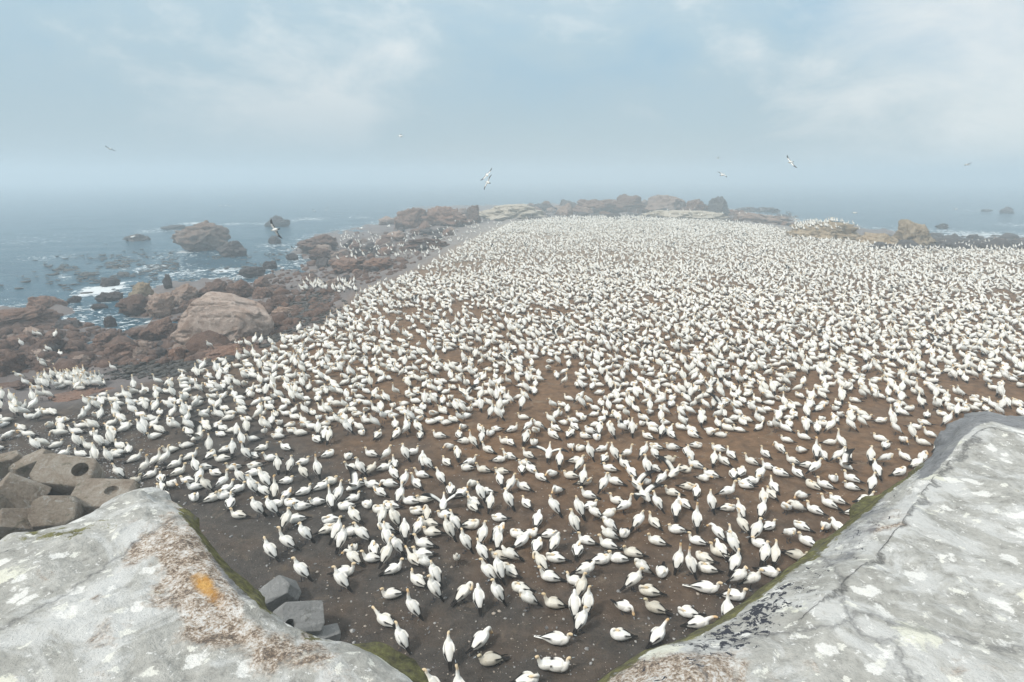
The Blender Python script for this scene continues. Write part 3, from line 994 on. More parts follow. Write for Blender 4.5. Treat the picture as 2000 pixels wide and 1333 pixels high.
def proto(pose, var, mir, lod):
    key = (pose, var, mir, lod)
    if key not in PROTO:
        PROTO[key] = gannet(lod=lod, mirror=mir, seed=hash((ord(pose), var)) % 97, **POSES[pose][var])
    return PROTO[key]


# the birds nearest the camera, read from the view: x, y of the body, stance, facing
NEAR = """
726,1089,s,L 730,1072,t,U 756,1088,u,UR 775,1072,u,UL 768,1109,s,R 808,1088,l,UL 826,1078,s,L 828,1060,s,L 830,1104,p,L 816,1131,s,UL 849,1126,u,UL 847,1157,u,UL
765,1156,s,L 806,1190,n,UL 752,1208,l,UL 784,1251,u,UL 877,1274,u,U 939,1250,b,UR 958,1285,d,L 906,1160,p,UR 935,1174,p,U 970,1163,u,UL 1017,1144,t,L 1031,1177,p,L
1082,1174,s,L 953,1120,u,UL 974,1117,u,UL 941,1079,u,UL 996,1110,t,UL 996,1084,p,L 974,1080,s,L 892,1092,c,D 908,1064,u,UL 1056,1100,p,UL 1074,1123,s,L 1085,1088,t,L
1087,1248,g,R 1070,1297,s,L 1088,1300,s,R 845,1346,u,UL 897,1352,k,U 1030,1327,t,R 1128,1072,t,U 1174,1092,t,R 1208,1090,s,L 1236,1079,s,L 1188,1063,s,L 1144,1116,p,R
1124,1130,s,L 1136,1152,u,UR 1122,1190,p,U 1148,1184,u,U 1136,1220,u,UR 1218,1185,b,DR 1280,1186,d,L 1344,1196,t,L 1212,1240,t,L 1284,1246,l,UR 1364,1222,l,R 1420,1200,k,U
1378,1146,g,R 1434,1160,s,R 1238,1138,u,UR 1268,1152,t,L 1254,1116,p,L 1293,1113,t,D 1325,1098,k,U 1348,1106,k,UL 1376,1088,t,L 1382,1108,t,L 1406,1078,s,L 1430,1070,u,UL
1436,1106,u,UR 1388,986,u,UL 1421,962,n,R 1457,946,t,L 1512,946,s,UL 1507,961,s,UL 1566,966,b,DL 1422,988,t,R 1446,998,u,UL 1490,977,p,U 1488,998,u,U 1535,992,p,DL
1558,990,b,DL 1592,994,s,L 1636,973,s,L 1620,981,s,L 1690,972,s,UR 1668,998,t,R 1588,946,t,L 1612,944,s,L 1664,948,s,L 1703,948,u,U 1360,1020,k,U 1402,1040,b,UL
1428,1056,u,UL 1450,1026,n,UL 1503,1024,s,UR 1478,1042,u,UR 1486,1060,s,L 1566,1024,t,L 1542,1048,p,DR 1578,1056,s,L 1612,1028,b,D 1636,1030,b,UL 1408,1076,b,UL
1444,1132,u,R 1470,1136,u,R 1494,1086,u,U 1513,1086,u,U 1502,1114,s,R 1556,1082,d,R 1362,1054,s,L 518,946,u,UL 537,962,n,U 558,964,p,UR 538,984,s,R 572,982,t,L
592,958,s,R 590,988,s,L 626,948,s,R 620,978,s,L 502,1000,u,UL 530,998,u,UL 561,1022,u,UR 579,1013,s,L 595,1048,u,UL 560,1060,n,UL 528,1080,u,UL 588,1118,u,UL
646,980,n,U 662,970,u,UR 690,953,r,R 688,972,s,R 677,989,t,L 717,985,t,D 646,1016,t,L 640,1034,t,R 658,1042,u,UR 668,1060,u,UR 692,1014,p,UL 686,1038,s,L 706,1048,u,UL
689,1068,s,D 690,1090,b,UL 672,1114,s,R 666,1136,u,UL 742,962,p,UL 728,947,s,L 698,945,s,L 762,950,b,L 791,945,u,UR 813,946,s,UL 782,974,u,UR 802,981,s,L 830,977,s,L
764,990,t,L 744,997,t,L 748,1016,u,UR 770,1020,u,UL 754,1038,p,L 755,1054,u,U 791,1044,p,U 817,1034,p,UR 816,998,t,L 834,1002,p,U 840,1022,s,L 844,1038,s,L
860,938,u,UL 880,958,t,U 900,964,t,UR 923,948,b,DL 950,961,s,L 938,970,u,UL 925,980,s,UL 923,990,s,UL 958,989,p,U 976,938,b,U 998,952,u,UR 1022,951,s,UL 992,985,u,UL
1028,984,s,UL 1081,996,u,UL 1088,960,b,DL 1050,1018,b,U 975,1011,t,L 866,988,r,U 870,1006,s,L 919,1024,t,R 888,1026,u,UL 876,1041,u,UL 944,1050,u,UR 973,1037,p,UR
973,1059,u,U 1012,1041,t,L 1019,1058,b,UR 1034,1041,p,R 1073,1042,t,R 1049,1063,t,U 1084,1066,p,UR 1142,940,p,R 1180,952,u,UR 1202,939,s,L 1150,967,s,L 1153,986,s,UR
1130,998,u,UL 1162,1003,p,L 1206,977,s,L 1220,991,n,R 1244,948,r,UL 1263,941,b,D 1259,970,f,UL 1283,985,u,UL 1314,960,s,L 1292,939,u,UR 1343,950,t,R 1361,958,p,U
1336,982,s,UL 1320,999,p,U 1188,1012,p,R 1190,1031,p,L 1120,1028,u,UL 1220,1038,t,D 1248,1023,u,UR 1278,1020,s,UL 1322,1032,s,L 1283,1054,s,L 1146,1054,s,L 1190,1048,p,L
1373,935,l,DR 321,972,n,UL 336,946,b,D 314,932,s,U 347,920,s,R 366,936,s,UL 391,937,u,UR 382,914,u,U 399,912,s,L 421,924,t,UL 457,912,s,L 493,925,s,R 468,937,n,UL
484,937,l,UL 516,941,p,UL 558,937,s,R 435,944,n,R 402,954,u,UL 382,950,s,L 379,970,s,D 415,973,s,R 441,956,s,R 440,969,s,L 464,957,s,R 450,984,s,U 466,1005,s,UL
493,958,u,UL 515,963,u,UL 543,913,u,U 568,913,u,UR 592,924,u,UL 435,896,s,L 411,889,t,UR 372,890,s,R 340,904,s,R 321,895,n,R 303,898,n,R 333,875,s,L 364,868,s,L
385,855,r,R 410,876,u,U 440,878,t,R 455,882,u,U 480,890,n,UL 498,910,t,L 495,890,s,UL 530,896,s,L 510,875,s,R 558,874,s,UL 590,900,s,R 472,861,u,U 494,855,s,L
620,919,k,U 640,886,t,R 680,889,t,D 688,910,s,L 703,920,u,UL 724,919,p,R 725,884,s,UL 755,892,u,R 749,911,s,R 770,905,s,U 791,892,u,UL 805,884,s,R 826,907,p,U 834,912,p,UL
824,928,s,L 769,930,p,UL 643,937,s,R 923,866,n,UL 941,855,n,U 953,876,s,UL 894,888,p,U 878,873,b,DL 906,860,s,R 872,902,s,UL 917,900,s,R 913,912,t,L 944,915,s,L
975,894,s,R 995,889,s,L 980,918,s,L 987,861,s,L 996,862,s,UL 1032,886,s,UL 1072,888,f,U 1093,902,u,U 1019,914,s,U 1025,902,s,L 1038,915,s,UL 1056,932,s,UL 1079,927,b,DL
1125,899,s,R 1132,911,u,UR 1115,928,s,L 1139,937,u,U 1134,874,t,DL 1115,873,b,D 1151,889,u,UL 1043,862,t,D 1027,857,p,U 1175,877,s,R 1198,893,u,UL 1181,895,t,U
1191,914,s,L 1224,888,n,R 1220,905,s,UL 1233,924,b,UL 1258,888,u,UR 1278,890,u,UL 1305,897,d,R 1279,914,s,UL 1262,918,u,UL 1316,927,r,UR 1336,917,s,R 1359,908,s,L
1347,894,u,UL 1341,880,t,U 1389,926,s,L 1394,900,u,U 1414,899,s,UL 1404,876,s,L 1428,887,s,UL 1432,925,t,U 1314,873,s,L 1359,870,t,R 1281,872,t,L 1495,884,s,UL
1468,899,s,L 1501,909,s,L 1523,875,b,UL 1549,897,s,L 1565,876,s,DL 1525,921,t,L 1558,921,s,UL 1593,885,n,U 1607,886,s,UL 1578,906,s,R 1592,916,u,UR 1638,893,u,UR
1655,888,s,UL 1642,864,n,UL 1622,862,s,R 1652,912,r,L 1664,933,s,L 1699,897,u,U 1711,923,u,UL 1628,932,s,D 1448,921,t,U 1456,942,s,L 1467,936,s,R 1485,929,p,UR
1537,858,s,L 1570,852,s,L 1728,904,p,R 1767,892,s,UL 1757,922,p,UR 1791,908,b,UR 1802,891,p,U 1719,855,s,L 1730,869,t,U 1764,859,b,D 1803,862,s,L 1817,848,s,L 1749,841,p,L
1779,847,u,UL 1835,872,u,UR 1787,832,s,R 1805,824,t,L 1851,823,u,UR 1841,808,t,L 1869,804,u,U 68,871,u,UL 122,886,s,R 157,887,s,UL 167,902,s,R 175,877,n,UL
186,894,u,U 211,897,u,UL 221,888,s,UL 231,925,u,UL 259,935,d,R 239,946,t,L 282,914,n,R 292,924,s,R 314,950,s,U 262,892,s,R 251,877,s,U 216,862,u,U 234,872,s,UL
231,884,t,L 193,866,n,UL 203,866,s,UL 150,867,u,UL 109,867,s,R 84,869,p,L 148,841,s,UL
"""
DIRS = {'U': 0, 'UR': -45, 'R': -90, 'DR': -135, 'D': 180, 'DL': 135, 'L': 90, 'UL': 45}
FACE = {'U': 'facing away', 'UR': 'facing back right', 'R': 'facing right', 'DR': 'facing front right', 'D': 'facing forward', 'DL': 'facing front left', 'L': 'facing left', 'UL': 'facing back left'}
STANCE = {'s': 'sitting gannet', 'u': 'upright gannet', 'n': 'long-necked standing gannet', 'k': 'gannet pointing its bill skyward', 't': 'gannet asleep with tucked head', 'p': 'preening gannet',
          'b': 'bowing gannet', 'l': 'gannet reaching forward', 'f': 'gannet with spread wings', 'r': 'gannet raising its wings', 'g': 'long ruffled gannet', 'c': 'small greyish juvenile', 'd': 'scruffy dingy gannet'}
# birds that stand out enough to be named for themselves; the others are told by where they are from these
NAMED = {
    (1072, 888): ('gannet with both wings spread wide in the middle of the crowd', 'the wing-spreading gannet'),
    (1087, 1248): ('long ruffled white gannet lying low on the bare dark ground', 'the long ruffled gannet'),
    (1325, 1098): ('first of two gannets side by side pointing bills to the sky', 'the skyward-pointing pair'),
    (892, 1092): ('small greyish juvenile gannet standing alone with bill turned aside', 'the small juvenile'),
    (1284, 1246): ('gannet stretching its neck up beside the mossy concrete ledge', 'the neck-stretching gannet'),
    (588, 1118): ('upright gannet alone on dark grit nearest the grey blocks', 'the gannet nearest the grey blocks'),
    (321, 972): ('gannet with long buff neck right behind the peak of the ledge', 'the gannet at the ledge peak'),
    (1360, 1020): ('lone gannet stretching a thin neck and bill straight up', 'the lone skyward gannet'),
    (1244, 948): ('gannet half lifting its black-edged wings amid the crowd', 'the wing-lifting gannet'),
    (717, 985): ('small round sleeping gannet alone on bare ground', 'the round sleeper'),
    (122, 886): ('sitting gannet just behind the block with a round hole', 'the gannet behind the holed block'),
    (1305, 897): ('scruffy dingy gannet with ragged tail edge', 'the scruffy gannet'),
    (1699, 897): ('upright gannet standing apart near the dark ledge edge, back turned', 'the lone upright gannet'),
    (939, 1250): ('large gannet bowing its buff head over a dingy sitting bird', 'the large bowing gannet'),
    (752, 1208): ('gannet walking with lowered neck and drooping bill on dark grit', 'the walking gannet'),
    (1344, 1196): ('sleeping gannet with head on its back near the mossy ledge', 'the sleeper near the ledge'),
    (1218, 1185): ('round gannet bent down with orange head to the ground', 'the bent-down gannet'),
    (1612, 1028): ('gannet bowing its head beside the mossy edge of the ledge', 'the bowing ledge gannet'),
    (646, 980): ('tall gannet with straight neck seen from behind', 'the tall straight gannet'),
    (1220, 991): ('gannet lifting a long slender neck with bill raised', 'the slender-necked gannet'),
    (620, 919): ('gannet with a very thin neck raised above a fat body', 'the thin-necked gannet'),
    (1764, 859): ('gannet with its orange head hanging straight down', 'the head-down gannet'),
    (336, 946): ('gannet bent over with orange head at its feet near the ledge peak', 'the orange-headed bent gannet'),
    (1593, 885): ('gannet standing neck to neck with its neighbour, bill raised', 'the neck-to-neck gannet'),
}
near = []
for tok in NEAR.split():
    x, y, po, di = tok.split(',')
    near.append((int(x), int(y), po, di))
BS = 0.74
H0 = {'s': .17, 'u': .26, 'n': .26, 'k': .28, 't': .17, 'p': .2, 'b': .18, 'l': .18, 'f': .25, 'r': .2, 'g': .16, 'c': .2, 'd': .17}


near_p = at([(n[0], n[1]) for n in near], np.array([H0[n[2]] * BS for n in near]))
near_p[:, 2] = H(near_p[:, :2])
order = sorted(range(len(near)), key=lambda i: -near[i][1] if (near[i][0], near[i][1]) not in NAMED else -5000)
BIRDS = order[:300]
MARKS_B = [(k[0], k[1], v[1]) for k, v in NAMED.items()]
MESHES = {}
mass = []          # x, y, z, yaw, pose, var, mirror, scale of the birds nobody could count
for i, (x, y, po, di) in enumerate(near):
    r = np.random.default_rng(7000 + i)
    p = near_p[i]
    yaw = math.atan2(-p[0], p[1]) + R(DIRS[di] + r.uniform(-16, 16)) + math.pi / 2
    var = int(r.integers(len(POSES[po])))
    mir = bool(r.random() < 0.5)
    sc = r.uniform(0.93, 1.06) * BS
    if po == 'c':
        sc = 0.8 * BS
    if i not in BIRDS:
        mass.append((*p, yaw, po, var, mir, sc))
        continue
    key = (po, var, mir)
    if key not in MESHES:
        V, F, C = proto(po, var, mir, 0)
        MESHES[key] = mesh_from('gannet', V, F, colors=C)
        MESHES[key].materials.append(M_BIRD)
    o = bpy.data.objects.new('gannet', MESHES[key])
    o.location = p
    o.rotation_euler = (0, 0, yaw)
    o.scale = (sc,) * 3
    col.objects.link(o)
    if (x, y) in NAMED:
        lab = NAMED[(x, y)][0]
        USED.add(lab)
    else:
        lab = uniq(f"{STANCE[po]} {FACE[di]}", where(x, y, MARKS_B, 26 + (y - 850) * 0.075, 'lengths'))
    tag(o, lab, 'gannet', 'gannets of the nesting colony')

# the rest of the colony
print('near', len(near))
NP = np.array(near_p)[:, :2]


def hexfill(x0, x1, y0, y1, s, jit):
    xs = np.arange(x0, x1, s)
    ys = np.arange(y0, y1, s * 0.866)
    X, Y = np.meshgrid(xs, ys)
    X = X + (np.arange(len(ys)) % 2)[:, None] * s / 2
    P = np.stack([X.ravel(), Y.ravel()], 1)
    return P + rng.uniform(-jit, jit, P.shape) * s


def fill(P):
    z = np.zeros(len(P))
    q = to_px(np.concatenate([P, z[:, None]], 1))
    vis = (q[:, 2] > 4) & (q[:, 0] > -60) & (q[:, 0] < 2060)
    lim = np.interp(q[:, 0], [-100, 0, 60, 140, 300, 330, 560, 640, 900, 1300, 1640, 1800, 1900, 2100], [880, 880, 862, 850, 858, 856, 862, 868, 856, 864, 846, 828, 815, 830])
    return P[vis & (q[:, 1] < lim) & inside(P, colony)]


Pa = fill(hexfill(-60, 70, 8, 34, 0.55, 0.30))
Pb = fill(hexfill(-90, 130, 34, 60, 0.57, 0.32))
Pc = fill(hexfill(-140, 190, 60, 150, 0.68, 0.36))
P = np.concatenate([Pa, Pb, Pc])
bare = fbm(P * 0.16, 3, 61)
# bare patches seen among the birds, and thinning towards the shore edge
prob = np.where(bare > 0.75, 0.45, 0.96)
for bx, by, br in ((915, 600, 34), (1085, 722, 40), (880, 700, 26), (1270, 590, 20), (1560, 740, 30), (830, 665, 26), (760, 760, 26), (1880, 760, 26), (1700, 800, 30)):
    c0 = at([(bx, by)], 0)[0]
    rr_ = br / FPX * np.hypot(c0[0], c0[1])
    d = np.hypot(P[:, 0] - c0[0], (P[:, 1] - c0[1]) * 0.5)
    prob = np.where(d < rr_, prob * 0.25, prob)
edge = seg_dist(P, colony, True)
prob *= np.clip(0.55 + edge / 2.2, 0, 1)
keep = rng.random(len(P)) < prob
P = P[keep]
d2 = np.min(((P[:, None, :] - NP[None, :, :]) ** 2).sum(2), axis=1) if len(P) < 40000 else np.full(len(P), 9)
P = P[d2 > 0.42 ** 2]
Zp = H(P)
kinds = np.array(list('sssssssuuuuntttttppppblk'))
for p, z in zip(P, Zp):
    po = kinds[rng.integers(len(kinds))]
    if rng.random() < 0.006:
        po = 'r'
    rel = rng.normal(50, 55) if rng.random() < 0.62 else rng.uniform(-180, 180)
    yaw = math.atan2(-p[0], p[1]) + R(rel) + math.pi / 2
    mass.append((p[0], p[1], z, yaw, po, int(rng.integers(len(POSES[po]))), bool(rng.random() < .5), rng.uniform(.9, 1.08) * BS))

# birds on the rocks, ledges and the rocky shore: seen positions dropped on whatever stands there
RV, RF = np.concatenate(ROCK_V), np.concatenate(ROCK_F)
bvh = BVHTree.FromPolygons(RV.tolist(), RF.tolist())
spots = [(64, 657), (70, 660), (78, 661), (86, 662), (110, 661), (117, 666), (127, 668), (62, 634), (43, 680), (85, 690), (96, 692), (99, 706), (82, 712), (86, 722), (112, 720), (118, 694),
         (150, 706), (170, 708), (222, 728), (40, 745), (52, 758), (55, 748), (72, 762), (455, 670), (462, 672), (470, 673), (480, 672), (490, 675), (499, 673), (511, 674), (410, 684), (485, 682),
         (406, 528), (456, 548), (514, 567), (605, 547), (540, 470), (613, 508), (660, 510), (695, 510), (630, 515)]
for k in range(52):
    spots.append((rng.uniform(74, 204), rng.uniform(738, 764)))
for k in range(10):
    spots.append((rng.uniform(10, 60), rng.uniform(800, 822)))
for k in range(60):
    spots.append((rng.uniform(585, 700), rng.uniform(553, 572)))
for k in range(26):
    spots.append((rng.uniform(0, 120), rng.uniform(782, 838)))
for k in range(170):
    spots.append((rng.uniform(665, 860), rng.uniform(456, 505)))
for k in range(110):
    spots.append((rng.uniform(840, 1000), rng.uniform(432, 475)))
for k in range(520):
    x = rng.uniform(1546, 1678)
    spots.append((x, rng.uniform(418, 450)))
for k in range(70):
    spots.append((rng.uniform(1240, 1540), rng.uniform(408, 424)))
for k in range(60):
    spots.append((rng.uniform(1815, 2000), rng.uniform(474, 487)))
spot_p = hit(spots)
spot_c = inside(spot_p[:, :2], colony)
for (x, y), g, in_col in zip(spots, spot_p, spot_c):
    d = rays([(x, y)])[0]
    d /= np.linalg.norm(d)
    h_ = bvh.ray_cast(Vector((0, 0, CAM_Z)), Vector(d))
    if h_[0] is not None and h_[3] < np.linalg.norm(g - np.array([0, 0, CAM_Z])):
        if h_[1][2] < 0.35:
            continue
        g = np.array(h_[0])
    elif in_col or g[2] < SEA + .05:
        continue
    po = 'snuun'[rng.integers(5)]
    yaw = math.atan2(-g[0], g[1]) + R(rng.normal(50, 60)) + math.pi / 2
    mass.append((*g, yaw, po, int(rng.integers(len(POSES[po]))), bool(rng.random() < .5), rng.uniform(.92, 1.05) * BS))

by = {}
for q in mass:
    dist = math.hypot(q[0], q[1])
    lod = 0 if dist < 20 else 1 if dist < 52 else 2
    by.setdefault((q[4], q[5], q[6], lod), []).append(q)
VS, FS, CS, n0 = [], [], [], 0
for (po, var, mir, lod), qs in by.items():
    V, F, C = proto(po, var, mir, lod)
    q = np.array([[a[0], a[1], a[2], a[3], a[7]] for a in qs])
    c, s = np.cos(q[:, 3]), np.sin(q[:, 3])
    vx = V[None, :, 0] * c[:, None] - V[None, :, 1] * s[:, None]
    vy = V[None, :, 0] * s[:, None] + V[None, :, 1] * c[:, None]
    vz = np.repeat(V[None, :, 2], len(q), 0)
    vv = np.stack([vx, vy, vz], -1) * q[:, 4][:, None, None] + q[:, None, :3]
    n = len(V)
    VS.append(vv.reshape(-1, 3))
    FS.append((F[None] + (np.arange(len(q)) * n)[:, None, None]).reshape(-1, 4) + n0)
    dirt = rng.uniform(0.86, 1.0, len(q))[:, None, None] * np.array([1, 1, 1]) * (1 - np.array([0, .02, .06]) * rng.uniform(0, 1, len(q))[:, None, None])
    CS.append((C[None] * dirt).reshape(-1, 3))
    n0 += n * len(q)
VS, FS, CS = np.concatenate(VS), np.concatenate(FS), np.concatenate(CS)
print('colony', len(mass), 'verts', len(VS))
o = link('gannet_colony', mesh_from('gannet_colony', VS, FS, colors=CS), M_MASS)
o['kind'] = 'stuff'

# gannets in the air: x, y (pixels), span in pixels, facing, roll, pitch, label
FLY = [(215, 291, 17, 70, 25, 5, 'gannet flying alone far over the open sea'), (783, 266, 17, 95, -20, 10, 'faint gannet gliding highest, in the fog'),
       (951, 342, 26, 200, 50, 20, 'upper of two gannets flying close together over the far colony'), (953, 357, 26, 30, -62, -5, 'lower of two gannets flying close together over the far colony'),
       (538, 449, 34, 70, 68, 12, 'white gannet banking steeply with one black wingtip up beside the sea stack'), (1545, 317, 26, 120, -48, 10, 'gannet banking with wings tilted over the calm sea'),
       (1411, 342, 20, -60, 25, -8, 'gannet flying low over the far ridge'), (1403, 309, 11, 80, 10, 0, 'faint tiny gannet above the one over the far ridge'),
       (1890, 322, 16, 85, 15, 0, 'gannet gliding high over the calm sea near the edge of the view'), (1171, 351, 6, 10, 10, 0, 'speck of a bird over the middle of the far colony'),
       (258, 463, 18, -85, 8, 0, 'white gannet skimming the dark reef rock'), (461, 382, 7, 60, 30, 0, 'tiny bird in fog high above the sea stack'),
       (430, 402, 9, 80, 20, 0, 'first tiny bird of three in line above the sea stack'), (441, 402, 8, 60, -20, 0, 'second tiny bird of three in line above the sea stack'),
       (450, 403, 8, 100, 15, 0, 'third tiny bird of three in line above the sea stack'), (614, 412, 9, 70, 30, 0, 'small bird flying over the surf beyond the tidal pool'),
       (637, 411, 12, 20, -55, 0, 'dark small bird with bent wings over the surf'), (705, 446, 14, -80, 15, 0, 'white bird flying low before the hazy headland'),
       (760, 442, 14, 70, -25, 0, 'white bird rising beside the hazy headland'), (1669, 416, 16, -90, 6, 0, 'white gannet skimming the sea above the bird-covered outcrop'),
       (575, 487, 16, 80, 30, 5, 'white gannet landing over the tidal pool'), (1867, 409, 11, -90, 5, 0, 'white gannet low over the calm sea before the black rocks')]
fm = None
for x, y, span, yaw, roll, pit, lab in FLY:
    depth = 1.45 * FPX / span
    p = at_depth(x, y, depth)
    if p[2] < SEA + 0.5:
        d = rays([(x, y)])[0]
        t = (SEA + 0.8 - CAM_Z) / d[2]
        p = d * t + np.array([0, 0, CAM_Z])
    if fm is None:
        V, F, C = gannet(lod=0, **POSES['h'][0])
        V[:, 2] -= 0.17
        fm = mesh_from('flying_gannet', V, F, colors=C)
        fm.materials.append(M_BIRD)
    o = bpy.data.objects.new('flying_gannet', fm)
    o.location = p
    o.rotation_mode = 'XYZ'
    o.rotation_euler = (R(roll), R(pit), R(yaw + 90))
    col.objects.link(o)
    USED.add(lab)
    tag(o, lab, 'gannet', 'gannets in the air')

# ------------------------------------------------------------------ the two weathered concrete ledges the view looks out between
LEDGE_R_OUT = [(2900, 760), (2500, 800), (2200, 830), (2060, 826), (2000, 822), (1960, 819), (1922, 807), (1890, 818), (1864, 836), (1852, 863), (1814, 900), (1760, 938), (1711, 965), (1653, 1016), (1590, 1068),
               (1524, 1112), (1474, 1149), (1437, 1178), (1395, 1211), (1341, 1240), (1300, 1261), (1241, 1278), (1210, 1304), (1182, 1322), (1150, 1345), (1100, 1400)]
LEDGE_R_CREASE = [(2900, 800), (2500, 840), (2200, 872), (2060, 866), (2005, 856), (1970, 850), (1935, 843), (1905, 852), (1880, 868), (1862, 890), (1826, 932), (1796, 968), (1757, 1034), (1717, 1080), (1658, 1138),
                  (1592, 1190), (1550, 1222), (1507, 1256), (1465, 1280), (1420, 1302), (1375, 1322), (1330, 1342), (1290, 1366), (1255, 1390), (1215, 1420), (1160, 1480)]
LEDGE_R_IN = [(5200, 1100), (5200, 2600), (3000, 3600), (1250, 3600)]
LEDGE_L_OUT = [(-900, 1320), (-500, 1180), (-200, 1110), (-60, 1080), (0, 1064), (22, 1052), (66, 1047), (131, 1030), (188, 1003), (227, 982), (256, 959), (284, 959), (315, 985), (350, 999), (385, 1018),
               (409, 1052), (437, 1091), (481, 1136), (520, 1165), (528, 1192), (564, 1220), (612, 1248), (656, 1262), (700, 1273), (735, 1284), (758, 1297), (786, 1317), (812, 1336), (850, 1370), (900, 1420)]
LEDGE_L_CREASE = [(-900, 1340), (-500, 1200), (-200, 1128), (-60, 1098), (0, 1082), (25, 1070), (68, 1064), (128, 1050), (182, 1024), (216, 1006), (244, 990), (268, 992), (292, 1010), (322, 1026), (352, 1046),
                  (376, 1080), (404, 1122), (442, 1172), (474, 1206), (494, 1232), (532, 1258), (578, 1284), (622, 1300), (668, 1312), (700, 1324), (722, 1338), (748, 1358), (772, 1378), (808, 1412), (850, 1470)]
LEDGE_L_IN = [(-2600, 1500), (-2600, 3000), (0, 3600), (880, 3600)]


def resample(P, n):
    P = np.asarray(P, float)
    d = np.concatenate([[0], np.cumsum(np.linalg.norm(np.diff(P, axis=0), axis=1))])
    t = np.linspace(0, d[-1], n)
    return np.stack([np.interp(t, d, P[:, k]) for k in range(P.shape[1])], 1)


def ledge(name, out_px, crease_px, in_px, z_out, z_cr, z_in, seed, mat, flip):
    n = 260
    # matched points along both edges
    po, pc = at(out_px, z_out), at(crease_px, z_cr)
    both = resample(np.concatenate([po, pc], 1), n)
    po, pc = both[:, :3], both[:, 3:]
    pi = resample(at(in_px, z_in), n)
    jit = fbm(np.arange(n)[:, None] * np.array([[0.11, 0, 0]]) + seed, 3, seed)
    tang = np.gradient(po[:, :2], axis=0)
    tang /= np.linalg.norm(tang, axis=1)[:, None] + 1e-9
    nrm = np.stack([tang[:, 1], -tang[:, 0]], 1)
    s = np.sign(((po - pc)[:, :2] * nrm).sum(1).mean())
    nrm = nrm * s
    rows, vv = [], []
    # wall foot, wall, rounded shoulder
    for dz, dn, v in ((-99, -.02, 2.2), (-3.0, -.06, 2.0), (-1.0, -.08, 1.8), (-.40, -.06, 1.5), (-.20, -.035, 1.3), (-.10, -.015, 1.15), (-.04, -.004, 1.06)):
        z = np.full(n, -0.2) if dz < -50 else po[:, 2] + dz
        rows.append(np.concatenate([po[:, :2] + nrm * dn, z[:, None]], 1))
        vv.append(np.full(n, v))
    for t in np.linspace(0, 1, 22):
        p = po * (1 - t) + pc * t
        p[:, 2] += 0.05 * np.sin(math.pi * t)
        rows.append(p)
        vv.append(np.full(n, 1 - t))
    for t in np.linspace(0, 1, 170)[1:] ** 1.9:
        rows.append(pc * (1 - t) + pi * t)
        vv.append(np.full(n, -t))
    m = len(rows)
    V = np.stack(rows, 1)                     # n, m, 3
    v_ = np.stack(vv, 1)
    along = np.repeat(np.linspace(0, 1, n)[:, None], m, 1)
    Vf = V.reshape(-1, 3)
    top = np.clip(1.4 - np.abs(v_.ravel() - 0.2), 0.25, 1)
    d = 0.030 * fbm(Vf * 2.2, 4, seed) + 0.010 * fbm(Vf * 9, 3, seed + 4) + 0.004 * fbm(Vf * 30, 2, seed + 8)
    Vf = Vf.copy()
    wall = v_.ravel() > 1.0
    Vf[:, 2] += d * np.where(wall, 0.2, 1) * top
    nn = np.repeat(nrm[:, None, :], m, 1).reshape(-1, 2)
    Vf[:, :2] += nn * (0.09 * fbm(Vf * 2.3, 4, seed + 9) * (v_.ravel() > 0.9))[:, None]
    idx = np.arange(n * m).reshape(n, m)
    a, b = idx[:-1], idx[1:]
    F = np.stack([a[:, :-1], a[:, 1:], b[:, 1:], b[:, :-1]], -1).reshape(-1, 4)
    if flip:
        F = F[:, ::-1]
    px = to_px(Vf)
    return Vf, F, v_.ravel(), along.ravel()


